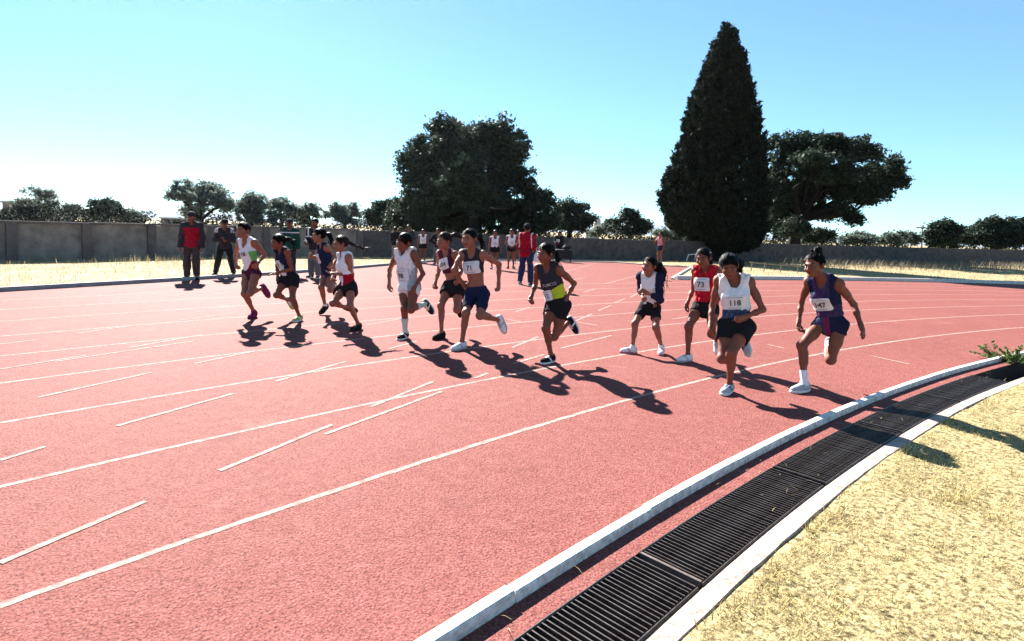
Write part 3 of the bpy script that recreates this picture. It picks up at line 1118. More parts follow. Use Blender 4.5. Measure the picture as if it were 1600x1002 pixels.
def carve(D, X, prim, off=0.0):
    return np.maximum(D, -prim.dist(X[0][:, None, None], X[1][None, :, None], X[2][None, None, :], off))


def hand_prims(wr, fdir, pnorm, s, curl, tg, side):
    """palm, four unequal fingers bent by curl, thumb from the side of the palm; pnorm = the way the palm faces"""
    f = nrm3(fdir)
    n = nrm3(pnorm - (pnorm @ f) * f)
    lat = np.cross(f, n) * side                     # towards the thumb side
    P = []
    pc = wr + f * .042 * s
    P.append(ell(pc, (.044 * s, .036 * s, .017 * s), (f, lat, n), .018, tg))
    P.append(cone(wr - f * .012 * s, pc, .021 * s, .019 * s, .02, tg))
    ln = (.060, .068, .064, .050)
    for i in range(4):
        b = wr + f * (.072 - .004 * abs(i - 1.4)) * s + lat * (.026 - .0175 * i) * s
        d = nrm3(f + lat * (.16 - .11 * i) * (1 - curl * .8))
        L = ln[i] * s
        seg = (.42, .32, .26)
        ang = 0.0
        for j in range(3):
            ang += curl * (1.15, 1.35, .95)[j] + .10
            q = math.cos(ang) * d + math.sin(ang) * n
            e = b + q * L * seg[j]
            P.append(cone(b, e, (.0098 - .0008 * j) * s, (.0092 - .0008 * j) * s, .004, tg))
            b = e
    tb = wr + f * .022 * s + lat * .026 * s
    t1 = tb + nrm3(f * .62 + lat * (.75 - .35 * curl) + n * (.25 + .4 * curl)) * .036 * s
    t2 = t1 + nrm3(f * .85 + lat * (.25 - .75 * curl) + n * (.2 + .45 * curl)) * .030 * s
    P.append(cone(tb, t1, .0125 * s, .0105 * s, .008, tg))
    P.append(cone(t1, t2, .0100 * s, .0085 * s, .004, tg))
    return P


JN = ['pel', 'neck', 'head', 'shL', 'elL', 'wrL', 'shR', 'elR', 'wrR', 'hpL', 'knL', 'anL', 'toL', 'hpR', 'knR', 'anR', 'toR']
POSE = {}
POSE['p147'] = (1.50, (-0.8, -0.6), (-0.85, -0.5), 'R', [(3.122, 5.56, 0.65), (2.997, 5.521, 1.067), (2.901, 5.522, 1.206), (3.086, 5.402, 1.049), (3.265, 5.459, 0.856), (3.266, 5.327, 0.681), (2.907, 5.639, 1.049), (2.933, 5.791, 0.827), (2.874, 5.698, 0.637), (3.173, 5.493, 0.65), (3.083, 5.456, 0.319), (3.224, 5.751, 0.427), (3.22, 5.723, 0.276), (3.072, 5.627, 0.65), (2.828, 5.514, 0.434), (2.831, 5.423, 0.082), (2.681, 5.368, 0.017)])
POSE['p118'] = (1.48, (-0.35, -0.93), (-0.3, -0.95), 'L', [(2.141, 5.4, 0.616), (2.107, 5.445, 1.054), (2.024, 5.372, 1.178), (2.244, 5.393, 1.037), (2.343, 5.32, 0.793), (2.149, 5.255, 0.724), (1.97, 5.496, 1.037), (1.955, 5.556, 0.778), (1.901, 5.424, 0.616), (2.218, 5.371, 0.616), (2.027, 5.191, 0.4), (2.07, 5.302, 0.081), (1.956, 5.179, 0.05), (2.063, 5.429, 0.616), (1.969, 5.263, 0.334), (2.214, 5.455, 0.474), (2.259, 5.413, 0.36)])
POSE['p73'] = (1.46, (-0.65, -0.75), (-0.6, -0.8), 'R', [(2.287, 6.71, 0.628), (2.278, 6.738, 1.063), (2.213, 6.675, 1.198), (2.388, 6.643, 1.045), (2.479, 6.756, 0.827), (2.387, 6.678, 0.651), (2.169, 6.832, 1.045), (2.201, 6.949, 0.812), (2.109, 6.846, 0.65), (2.349, 6.656, 0.628), (2.289, 6.474, 0.353), (2.45, 6.743, 0.234), (2.449, 6.723, 0.13), (2.225, 6.764, 0.628), (2.056, 6.575, 0.408), (2.067, 6.576, 0.073), (1.927, 6.511, 0.008)])
POSE['pwhite'] = (1.34, (-0.65, -0.75), (-0.75, -0.65), 'L', [(1.732, 7.11, 0.563), (1.699, 7.055, 0.949), (1.666, 6.975, 1.071), (1.8, 6.968, 0.933), (1.802, 6.939, 0.674), (1.631, 6.886, 0.752), (1.599, 7.142, 0.933), (1.645, 7.3, 0.756), (1.633, 7.121, 0.678), (1.789, 7.061, 0.563), (1.751, 6.848, 0.343), (1.864, 6.966, 0.082), (1.817, 6.832, 0.023), (1.676, 7.159, 0.563), (1.525, 6.983, 0.36), (1.497, 6.928, 0.054), (1.385, 6.941, 0.007)])
POSE['p12'] = (1.47, (-0.55, -0.83), (-0.75, -0.65), 'R', [(0.528, 6.38, 0.631), (0.406, 6.414, 1.047), (0.369, 6.36, 1.198), (0.528, 6.333, 1.029), (0.704, 6.455, 0.874), (0.613, 6.339, 0.718), (0.285, 6.494, 1.029), (0.281, 6.678, 0.839), (0.23, 6.525, 0.697), (0.596, 6.335, 0.631), (0.491, 6.281, 0.295), (0.673, 6.535, 0.424), (0.74, 6.513, 0.335), (0.459, 6.425, 0.631), (0.39, 6.189, 0.4), (0.464, 6.275, 0.081), (0.348, 6.16, 0.039)])
POSE['p71'] = (1.59, (-0.45, -0.89), (-0.5, -0.85), 'R', [(-0.412, 7.01, 0.657), (-0.483, 7.026, 1.156), (-0.523, 6.967, 1.319), (-0.343, 6.955, 1.137), (-0.161, 7.142, 1.019), (-0.16, 7.119, 0.774), (-0.624, 7.097, 1.137), (-0.698, 6.897, 0.945), (-0.607, 7.042, 0.789), (-0.332, 6.97, 0.657), (-0.354, 6.676, 0.441), (-0.141, 6.96, 0.351), (-0.074, 6.935, 0.208), (-0.491, 7.05, 0.657), (-0.525, 6.748, 0.454), (-0.565, 6.812, 0.096), (-0.672, 6.676, 0.036)])
POSE['p104'] = (1.50, (-0.6, -0.8), (-0.65, -0.75), 'R', [(-0.771, 7.68, 0.665), (-0.87, 7.688, 1.116), (-0.908, 7.613, 1.262), (-0.752, 7.599, 1.098), (-0.675, 7.769, 0.903), (-0.706, 7.592, 0.778), (-0.989, 7.777, 1.098), (-1.004, 7.912, 0.865), (-1.035, 7.784, 0.689), (-0.704, 7.63, 0.665), (-0.695, 7.417, 0.393), (-0.694, 7.762, 0.416), (-0.68, 7.745, 0.296), (-0.838, 7.73, 0.665), (-0.913, 7.493, 0.426), (-0.887, 7.433, 0.082), (-0.976, 7.299, 0.02)])
POSE['p98'] = (1.50, (-0.5, -0.86), (-0.7, -0.7), 'R', [(-1.322, 7.41, 0.655), (-1.376, 7.42, 1.117), (-1.375, 7.31, 1.243), (-1.248, 7.346, 1.099), (-1.135, 7.343, 0.85), (-1.217, 7.223, 0.686), (-1.505, 7.495, 1.099), (-1.612, 7.58, 0.866), (-1.588, 7.448, 0.692), (-1.25, 7.368, 0.655), (-1.24, 7.121, 0.415), (-1.115, 7.44, 0.451), (-1.028, 7.436, 0.345), (-1.395, 7.452, 0.655), (-1.339, 7.221, 0.406), (-1.346, 7.34, 0.082), (-1.405, 7.188, 0.026)])
POSE['predw'] = (1.44, (-0.75, -0.66), (-0.85, -0.5), 'L', [(-2.274, 7.99, 0.572), (-2.336, 7.996, 1.008), (-2.381, 7.988, 1.166), (-2.242, 7.889, 0.99), (-2.236, 7.972, 0.745), (-2.418, 7.869, 0.764), (-2.43, 8.103, 0.99), (-2.561, 8.241, 0.814), (-2.517, 8.076, 0.691), (-2.22, 7.929, 0.572), (-2.157, 7.687, 0.356), (-2.085, 7.854, 0.079), (-2.14, 7.705, 0.032), (-2.327, 8.051, 0.572), (-2.43, 7.814, 0.364), (-2.331, 8.114, 0.266), (-2.202, 8.143, 0.221)])
POSE['p93'] = (1.48, (-0.75, -0.66), (-0.95, -0.3), 'R', [(-2.933, 9.18, 0.647), (-3.018, 9.169, 1.084), (-3.076, 9.154, 1.245), (-2.921, 9.059, 1.067), (-2.891, 9.292, 0.941), (-2.874, 9.116, 0.817), (-3.114, 9.279, 1.067), (-3.216, 9.429, 0.871), (-3.227, 9.219, 0.922), (-2.878, 9.118, 0.647), (-2.801, 8.87, 0.426), (-2.846, 9.206, 0.462), (-2.832, 9.199, 0.37), (-2.988, 9.242, 0.647), (-2.971, 8.964, 0.451), (-2.952, 9.104, 0.141), (-3.001, 8.981, 0.033)])
POSE['p12b'] = (1.40, (-0.6, -0.8), (-0.7, -0.7), 'L', [(-3.257, 8.43, 0.635), (-3.352, 8.375, 1.029), (-3.369, 8.279, 1.152), (-3.241, 8.292, 1.012), (-3.189, 8.322, 0.768), (-3.36, 8.221, 0.723), (-3.463, 8.458, 1.012), (-3.508, 8.58, 0.796), (-3.457, 8.483, 0.624), (-3.194, 8.383, 0.635), (-3.145, 8.244, 0.349), (-3.096, 8.393, 0.068), (-3.132, 8.242, 0.024), (-3.32, 8.477, 0.635), (-3.39, 8.278, 0.392), (-3.339, 8.577, 0.283), (-3.292, 8.582, 0.197)])
POSE['p118L'] = (1.55, (-0.35, -0.93), (-0.3, -0.95), 'R', [(-3.876, 8.55, 0.67), (-3.94, 8.538, 1.145), (-3.958, 8.454, 1.296), (-3.796, 8.483, 1.126), (-3.738, 8.688, 0.946), (-3.758, 8.495, 0.831), (-4.083, 8.592, 1.126), (-4.204, 8.733, 0.918), (-4.117, 8.572, 0.785), (-3.795, 8.519, 0.67), (-3.772, 8.281, 0.406), (-3.75, 8.635, 0.446), (-3.687, 8.648, 0.34), (-3.958, 8.581, 0.67), (-3.901, 8.38, 0.381), (-3.842, 8.566, 0.083), (-3.84, 8.395, 0.032)])


def build_person(label, S, yaw, hyaw, J, h=.0075, skin_m='skin_a', group=None, ground_feet='', wide=1.0, curl=dict(L=.75, R=.75), palm=None, hair=None, head_pitch=.15,
                 top=None, bottom=None, shoes=('black', 'white'), socks=None, bib=None, bust=1.0, extras=None, cap=None, hair_m='hair', seed=1, slim=1.0):
    s = S / 1.5
    J = {k: np.array(v, float) for k, v in J.items()}
    if slim < 1:                                          # slight teenage shoulders
        for sd in 'LR':
            J['sh' + sd] = J['neck'] + (J['sh' + sd] - J['neck']) * slim
    pel, neck, head = J['pel'], J['neck'], J['head']
    u = nrm3(neck - pel)
    f = np.array([yaw[0], yaw[1], 0.0])
    f = nrm3(f - (f @ u) * u)
    lf = np.cross(u, f)
    ax = (lf, f, u)
    sl = np.linalg.norm(neck - pel) / .438           # spine scale
    w = s * wide
    base = np.array([pel[0], pel[1], 0.0])
    root = tag(empty('person', base), label, 'person', group)
    T = []
    T.append(ell(pel + u * .012 * s, (.120 * w, .090 * w, .098 * s), ax, .05, 'torso'))
    for sg in (1, -1):
        T.append(ell(pel + lf * sg * .052 * w - f * .040 * w - u * .028 * s, (.062 * w, .064 * w, .074 * s), ax, .04, 'torso'))
    T.append(ell(pel + u * .135 * sl, (.104 * w, .076 * w, .13 * sl), ax, .06, 'torso'))
    T.append(ell(pel + u * .268 * sl + f * .004, (.120 * w, .086 * w, .145 * sl), ax, .05, 'torso'))
    T.append(ell(pel + u * .352 * sl - f * .004, (.116 * w, .074 * w, .085 * sl), ax, .04, 'torso'))
    if bust > 0:
        for sg in (1, -1):
            T.append(ell(pel + lf * sg * .056 * w + f * .062 * w + u * .285 * sl, (.046 * s, .034 * s * bust + .004, .044 * s), ax, .035, 'torso'))
    Sh = []
    for sd in 'LR':
        Sh.append(cone(neck + u * .035 * s, J['sh' + sd] + u * .004, .044 * w, .036 * w, .04, 'trap'))
        Sh.append(cone(pel + u * .36 * sl + lf * (.06 if sd == 'L' else -.06) * w, J['sh' + sd], .06 * w, .046 * w, .04, 'shoulder'))
    hu = nrm3(nrm3(head - neck) * .35 + np.array([0, 0, 1.0]) * .65)
    hf = np.array([hyaw[0], hyaw[1], 0.0])
    hf = nrm3(hf - np.array([0, 0, head_pitch]))
    hu = nrm3(hu - (hu @ hf) * hf)
    hl = np.cross(hu, hf)
    hax = (hl, hf, hu)
    s_h = s * 1.0
    hs = 1.03 * (.55 * s + .45)                        # heads vary less than height
    hc = head + hu * .012 * hs
    Nk = [cone(neck - u * .01, head - hu * .045 * hs - hf * .012 * hs, .047 * w, .041 * w, .03, 'neck')]
    Hd = [ell(hc + hu * .024 * hs - hf * .012 * hs, (.074 * hs, .092 * hs, .082 * hs), hax, .03, 'head'),
          ell(hc - hu * .034 * hs + hf * .022 * hs, (.056 * hs, .066 * hs, .074 * hs), hax, .035, 'head'),
          ell(hc - hu * .092 * hs + hf * .062 * hs, (.024 * hs, .02 * hs, .018 * hs), hax, .03, 'head'),
          ell(hc - hu * .036 * hs + hf * .072 * hs + hl * .034 * hs, (.022 * hs, .018 * hs, .02 * hs), hax, .03, 'head'),
          ell(hc - hu * .036 * hs + hf * .072 * hs - hl * .034 * hs, (.022 * hs, .018 * hs, .02 * hs), hax, .03, 'head'),
          ell(hc + hu * .012 * hs + hf * .084 * hs, (.05 * hs, .010 * hs, .009 * hs), hax, .02, 'head'),
          cone(hc + hu * .004 * hs + hf * .086 * hs, hc - hu * .036 * hs + hf * .108 * hs, .009 * hs, .0125 * hs, .014, 'head'),
          ell(hc - hu * .038 * hs + hf * .098 * hs, (.0185 * hs, .010 * hs, .009 * hs), hax, .01, 'head'),
          ell(hc - hu * .062 * hs + hf * .085 * hs, (.024 * hs, .012 * hs, .013 * hs), hax, .012, 'head')]
    for sg in (1, -1):
        Hd.append(ell(hc - hu * .008 * hs - hf * .008 * hs + hl * sg * .077 * hs, (.009 * hs, .019 * hs, .031 * hs), hax, .008, 'head'))
        Hd.append(ell(hc - hu * .006 * hs + hf * .098 * hs + hl * sg * .032 * hs, (.019 * hs, .014 * hs, .010 * hs), hax, .012, 'head', True))
    Hd.append(ell(hc - hu * .0625 * hs + hf * .101 * hs, (.021 * hs, .008 * hs, .0022 * hs + .001), hax, .006, 'head', True))
    limbs = []
    for sd in 'LR':
        sg = 1 if sd == 'L' else -1
        sh, el_, wr = J['sh' + sd], J['el' + sd], J['wr' + sd]
        limbs.append(ell(sh - u * .006, (.047 * w, .047 * w, .05 * s), ax, .03, 'upper' + sd))
        limbs.append(cone(sh, el_, .040 * w, .031 * w, .025, 'upper' + sd))
        limbs.append(cone(sh * .62 + el_ * .38, sh * .45 + el_ * .55, .036 * w, .036 * w, .03, 'upper' + sd))
        limbs.append(cone(el_, el_ * .6 + wr * .4, .032 * w, .031 * w, .02, 'fore' + sd))
        limbs.append(cone(el_ * .6 + wr * .4, wr, .030 * w, .0205 * w, .02, 'fore' + sd))
        fd = nrm3(wr - el_)
        pn = -lf * sg if palm is None or sd not in palm else np.array(palm[sd], float)
        limbs += hand_prims(wr, fd, pn, s * 1.02, curl[sd], 'hand' + sd, sg)
        hp, kn, an = J['hp' + sd], J['kn' + sd], J['an' + sd]
        bend = kn - (hp + an) / 2
        bend = bend - (bend @ nrm3(an - hp)) * nrm3(an - hp)
        bd = nrm3(bend) if np.linalg.norm(bend) > .03 else f
        sn = nrm3(an - kn)
        cb = nrm3(bd - (bd @ sn) * sn)
        limbs.append(cone(hp + lf * sg * .006 * w, hp * .5 + kn * .5, .072 * w, .062 * w, .05, 'thigh' + sd))
        limbs.append(cone(hp * .5 + kn * .5, kn, .061 * w, .046 * w, .03, 'thigh' + sd))
        limbs.append(ell(kn + cb * .006 * s, (.045 * w, .045 * w, .048 * w), (np.cross(cb, sn), cb, sn), .03, 'knee' + sd))
        limbs.append(cone(kn, an, .043 * w, .0275 * w, .03, 'shin' + sd))
        limbs.append(cone(kn * .80 + an * .20 - cb * .020 * s, kn * .56 + an * .44 - cb * .013 * s, .040 * w, .036 * w, .035, 'shin' + sd))
        # foot frame
        to = J['to' + sd]
        if sd in ground_feet:
            fdv = nrm3(np.array([to[0] - an[0], to[1] - an[1], 0.0]))
            upv = np.array([0, 0, 1.0])
            sole0 = np.array([an[0], an[1], .008])
        else:
            fdv = nrm3(to - an)
            upv = -sn - ((-sn) @ fdv) * fdv
            upv = nrm3(upv) if np.linalg.norm(upv) > .1 else nrm3(cb)
            fdv = nrm3(fdv + upv * .25)
            upv = nrm3(upv - (upv @ fdv) * fdv)
            sole0 = an - upv * .066 * s
        ltv = np.cross(upv, fdv)
        J['F' + sd] = (fdv, upv, ltv, sole0)
        limbs.append(cone(an, sole0 + upv * .032 * s - fdv * .03 * s, .030 * w, .028 * s, .03, 'foot' + sd))
        limbs.append(cone(an - upv * .02 * s, sole0 + upv * .028 * s + fdv * .09 * s, .026 * w, .016 * s, .02, 'foot' + sd))
    body = T + Sh + Nk + Hd + limbs
    order = [p for p in body if not p.sub] + [p for p in body if p.sub]
    D, lo, X = field(order, h)
    V, Q = surface_nets(D, lo, h)
    cen = V[Q].mean(1)
    q = cen - hc
    mx, my, mz = q @ hl / hs, q @ hf / hs, q @ hu / hs
    lips = (np.abs(mx) < .023) & (np.abs(mz + .063) < .0095) & (my > .06)
    mesh_obj('body', V, Q, [M[skin_m], M['lip']], root, True, lips.astype(int))
    # face: eyes and brows
    if hs > 0 and h < .009:
        for sg in (1, -1):
            ec = hc - hu * .005 * hs + hf * .0835 * hs + hl * sg * .032 * hs
            vv, ff, mi = [], [], []
            for a_ in range(7):
                for b_ in range(12):
                    th, ph = math.pi * a_ / 6, 2 * math.pi * b_ / 12
                    dv = hf * math.cos(th) * .0085 + hl * math.sin(th) * math.cos(ph) * .013 + hu * math.sin(th) * math.sin(ph) * .0062
                    vv.append(ec + dv * hs)
            for a_ in range(6):
                for b_ in range(12):
                    ff.append((a_ * 12 + b_, a_ * 12 + (b_ + 1) % 12, (a_ + 1) * 12 + (b_ + 1) % 12, (a_ + 1) * 12 + b_))
                    mi.append(1 if a_ < 2 else 0)
            mesh_obj('eye', vv, np.array(ff), [M['eye_white'], M['iris']], root, True, np.array(mi))
            pb = [hc + hu * z_ * hs + hf * y_ * hs + hl * sg * x_ * hs for x_, y_, z_ in ((.013, .0935, .0175), (.028, .0925, .0215), (.044, .0825, .0185), (.05, .0765, .014))]
            MB().tube(pb, [.0028 * hs, .0040 * hs, .0034 * hs, .0015 * hs], 6).build('eyebrow', M['hair'], root, True)
    # hair
    if hair:
        hb = [ell(hc + hu * .024 * hs - hf * .012 * hs, (.074 * hs, .092 * hs, .082 * hs), hax, .02, 'hair')]
        D, lo, X = field(hb, h * .8, off=.008, pad=.08)
        px, py, pz = X[0][:, None, None] - hc[0], X[1][None, :, None] - hc[1], X[2][None, None, :] - hc[2]
        qa, qf, qu = px * hl[0] + py * hl[1] + pz * hl[2], px * hf[0] + py * hf[1] + pz * hf[2], px * hu[0] + py * hu[1] + pz * hu[2]
        D = D + .0016 * np.sin(np.arctan2(qa, qu + .05) * 34 + 3 * np.sin(qf * 40))
        hv = (qf * .80 - qu * .60) - hair.get('line', .030) * hs + .004 * np.sin(qa * 130 + seed) + .003 * np.sin(qa * 310)
        D = D + .0085 * np.clip(1 + hv / .034, 0, 1)          # thins out towards the hairline
        D = np.maximum(D, hv)
        D = np.maximum(D, -(qu + hair.get('nape', .075) * hs))
        V, Q = surface_nets(D.astype(np.float32), lo, h * .8)
        mesh_obj('hair', V, Q, M[hair_m], root, True)
        rg = np.random.default_rng(seed + 50)
        if h < .009:                                      # combed strands from the hairline to the tie
            C0 = hc + hu * .024 * hs - hf * .012 * hs
            R0 = np.array([.074, .092, .082]) * hs + .009
            if 'tail' in hair:
                td = np.array([0, -.086, hair.get('tu', .035) - .024])
            elif 'bun' in hair:
                td = np.array([0, -.05, .07])
            else:
                td = np.array([0, -.07, -.06])
            td = nrm3(td / R0)
            cand = rg.normal(size=(9000, 3))
            cand /= np.linalg.norm(cand, axis=1, keepdims=True)
            q_ = cand * R0
            qf_, qu_ = q_[:, 1] - .012 * hs, q_[:, 2] + .024 * hs
            dl = (qf_ * .80 - qu_ * .60) - hair.get('line', .030) * hs
            ok_ = (np.abs(dl - .001) < .009) & (qu_ > -.05 * hs)
            cand = cand[ok_][:150]
            mb = MB()
            for ci, d0 in enumerate(cand):
                om = math.acos(max(-1, min(1, float(d0 @ td))))
                if om < .2:
                    continue
                fly = rg.random() < .07
                pp = []
                for t_ in (0, .2, .4, .6, .8, 1.0):
                    dv = (math.sin((1 - t_) * om) * d0 + math.sin(t_ * om) * td) / max(math.sin(om), 1e-3)
                    rr_ = R0 * (1 + (.012 + (.05 * math.sin(t_ * 3.1) if fly else 0)) + rg.normal() * .0035)
                    dv = dv * rr_
                    pp.append(C0 + hl * dv[0] + hf * dv[1] + hu * dv[2])
                mb.tube(pp, [.0006, .0016, .002, .002, .0018, .0014], 4, cap=False)
            mb.build('hair_strands', M[hair_m], root, True)
        if 'tail' in hair:
            st = hc + hu * hair.get('tu', .035) * hs - hf * .098 * hs
            pts = [st] + [st + np.array(d_) for d_ in hair['tail']]
            P_ = []
            rr = hair.get('tr', [.020, .030, .026, .012, .006])
            for i in range(len(pts) - 1):
                P_.append(cone(pts[i], pts[i + 1], rr[min(i, len(rr) - 2)], rr[min(i + 1, len(rr) - 1)], .02, 'hair'))
            D, lo, X = field(P_, h * .75, pad=.06)
            D = D + wrinkle(X, .005, 75, seed + 3)
            V, Q = surface_nets(D, lo, h * .75)
            tl = mesh_obj('ponytail', V, Q, M[hair_m], root, True)
            mb = MB()                                     # loose strands
            for k in range(hair.get('strands', 14)):
                jit = [rg.normal(size=3) * .006 + rg.normal(size=3) * .008 * i for i in range(len(pts))]
                jit = [np.zeros(3)] + jit[1:]
                pp = [pts[i] + jit[i] for i in range(len(pts))]
                pp.append(pp[-1] + (pp[-1] - pp[-2]) * .5)
                mb.tube(pp, [.0035] * (len(pp) - 1) + [.0008], 4)
            mb.build('loose_strand', M[hair_m], root)
            MB().tube([st - (pts[1] - st) * .1, st + (pts[1] - st) * .12], .021, 10).build('hair_tie', CL[hair.get('tie', 'black')], root, True)
        if 'bun' in hair:
            bc = hc + hu * .105 * hs - hf * .055 * hs
            P_ = [ell(bc, (.052 * hs, .046 * hs, .042 * hs), hax, .02, 'hair')]
            for k in range(7):
                d_ = rg.normal(size=3)
                d_ = nrm3(d_ * (1, 1, .6) + hu * .5)
                P_.append(cone(bc, bc + d_ * .055 * hs, .02, .013, .012, 'hair'))
            D, lo, X = field(P_, h * .75, pad=.06)
            D = D + wrinkle(X, .004, 90, seed + 4)
            V, Q = surface_nets(D, lo, h * .75)
            mesh_obj('hair_bun', V, Q, M[hair_m], root, True)
    if cap:
        P_ = [ell(hc + hu * .030 * hs - hf * .010 * hs, (.080 * hs, .098 * hs, .084 * hs), hax, .02, 'cap')]
        D, lo, X = field(P_, h, off=.010, pad=.08)
        D = halfspace(D, X, hc + hu * .030 * hs, -hu)
        P2 = [ell(hc + hu * .034 * hs + hf * .105 * hs, (.062 * hs, .062 * hs, .008 * hs), hax, .01, 'cap')]
        V, Q = surface_nets(D, lo, h)
        co = mesh_obj('cap', V, Q, CL[cap], root, True)
        D, lo, X = field(P2, h * .6, off=.002)
        V, Q = surface_nets(D, lo, h * .6)
        mesh_obj('cap_brim', V, Q, CL[cap], root, True)

    # ---------------- garments
    def torso_uv(P):
        q = P - pel
        return q @ lf / w, q @ f / w, (q @ u) / np.linalg.norm(neck - pel)

    gprims = None
    if top:
        o = top.get('off', .010) * s
        pr = T + Sh
        if top.get('sleeve', 0) > 0:
            for sd in 'LR':
                sh, el_, wr = J['sh' + sd], J['el' + sd], J['wr' + sd]
                sv = top['sleeve']
                pr = pr + [p for p in limbs if p.tag == 'upper' + sd][:1]
                if sv <= 1:
                    pr = pr + [cone(sh, sh + (el_ - sh) * sv, .046 * w, .046 * w, .03, 'slv')]
                else:
                    wb = el_ + (wr - el_) * min(1, sv - 1)
                    pr = pr + [cone(sh, el_, .046 * w, .041 * w, .03, 'slv'), cone(el_, wb, .041 * w, .034 * w, .03, 'slv')]
        if top.get('long', 0) > 0:
            pr = pr + [ell(pel - u * .02 * s, (.128 * w, .10 * w, .10 * s), ax, .05, 'torso')]
        loose = top.get('loose', 0.0) * s
        D, lo, X = field(pr, h, off=o + loose, pad=.05)
        D = D + wrinkle(X, top.get('wr', .0055) + loose * .3, 30, seed)
        v0 = top.get('hem', .08)
        hemn = nrm3(-u + f * .10)
        D = halfspace(D, X, pel + u * v0 * .438 * sl, hemn)
        if top.get('sleeve', 0) == 0:                     # armholes and straps
            for sd in 'LR':
                sg = 1 if sd == 'L' else -1
                ac = J['sh' + sd] + lf * sg * (.050 - top.get('strap', .0)) * w - u * .016
                D = carve(D, X, ell(ac, (.080 * w, .15 * w, .105 * s), ax))
                D = carve(D, X, cone(J['sh' + sd] + (J['el' + sd] - J['sh' + sd]) * .22, J['el' + sd], .062 * w, .05 * w))
        if top.get('crop_top') is None:
            nd = top.get('neck', .10)
            D = carve(D, X, ell(neck + u * .035 * s + f * .055 * w, (top.get('nw', .062) * w, .085 * w, nd * s), ax))
            D = carve(D, X, cone(neck + u * .01, neck + u * .16, .058 * w, .06 * w))
            if not top.get('collar'):
                D = halfspace(D, X, neck + u * .062 * s, u)
        V, Q = surface_nets(D, lo, h)
        cen = V[Q].mean(1)
        mats, fn = top['mats'], top.get('fn')
        mi = np.zeros(len(Q), int)
        if fn:
            a_, b_, c_ = torso_uv(cen)
            dL = np.linalg.norm(cen - np.clip(((cen - J['shL']) @ (J['elL'] - J['shL'])) / ((J['elL'] - J['shL']) @ (J['elL'] - J['shL'])), 0, 1)[:, None] * (J['elL'] - J['shL']) - J['shL'], axis=1)
            mi = fn(a_, b_, c_, cen).astype(int)
        mesh_obj(top.get('name', 'tank_top'), V, Q, [CL[m_] for m_ in mats], root, True, mi)
        gprims = (T + Sh, o + loose)
        for m_, a0_, a1_ in top.get('stripes', []):
            for sd in 'LR':
                sh, el_ = J['sh' + sd], J['el' + sd]
    if bottom:
        ln = bottom.get('len', .5)
        o = bottom.get('off', .012) * s
        hip = [p for p in T[:3]] + [ell(pel + u * .06 * s, (.112 * w, .086 * w, .09 * s), ax, .05, 'torso'), ell(pel - u * .075 * s + f * .01, (.065 * w, .078 * w, .05 * s), ax, .05, 'torso')]
        fl = bottom.get('flare', 0)
        legs = {}
        for sd in 'LR':
            sg = 1 if sd == 'L' else -1
            hp, kn, an = J['hp' + sd], J['kn' + sd], J['an' + sd]
            h2 = hp + lf * sg * .006 * w
            legs[sd] = [p for p in limbs if p.tag == 'thigh' + sd]
            if ln <= 1:
                if fl > 0:
                    legs[sd] = legs[sd] + [cone(h2, h2 + (kn - h2) * (ln + .05), .072 * w, (.072 - .020 * ln) * w + fl, .05, 'leg')]
            else:
                legs[sd] = legs[sd] + [p for p in limbs if p.tag in ('knee' + sd, 'shin' + sd)] + [cone(kn, kn + (an - kn) * min(1, ln - 1), .052 * w + fl * .6, .038 * w + fl, .05, 'leg')]
        allp = hip + legs['L'] + legs['R']
        B = [p.bounds(o + .03) for p in allp]
        blo, bhi = np.min([b_[0] for b_ in B], 0), np.max([b_[1] for b_ in B], 0)
        D, lo, X = field(hip, h, off=o, lo=blo, hi=bhi)
        for sd in 'LR':
            Dl, lo, X = field(legs[sd], h, off=o, lo=blo, hi=bhi)
            if ln <= 1:
                hp, kn = J['hp' + sd], J['kn' + sd]
                Dl = halfspace(Dl, X, hp + (kn - hp) * ln, nrm3(kn - hp))
            else:
                kn, an = J['kn' + sd], J['an' + sd]
                Dl = halfspace(Dl, X, kn + (an - kn) * min(1, ln - 1), nrm3(an - kn))
            e = np.maximum(.03 - np.abs(D - Dl), 0) / .03
            D = np.minimum(D, Dl) - e * e * .03 * .25
        D = D + wrinkle(X, bottom.get('wr', .005), 28, seed + 9)
        D = halfspace(D, X, pel + u * bottom.get('waist', .10) * s, u)
        V, Q = surface_nets(D.astype(np.float32), lo, h)
        cen = V[Q].mean(1)
        fn = bottom.get('fn')
        mi = np.zeros(len(Q), int)
        if fn:
            a_, b_, c_ = torso_uv(cen)
            mi = fn(a_, b_, c_, cen).astype(int)
        mesh_obj(bottom.get('name', 'shorts'), V, Q, [CL[m_] for m_ in bottom['mats']], root, True, mi)
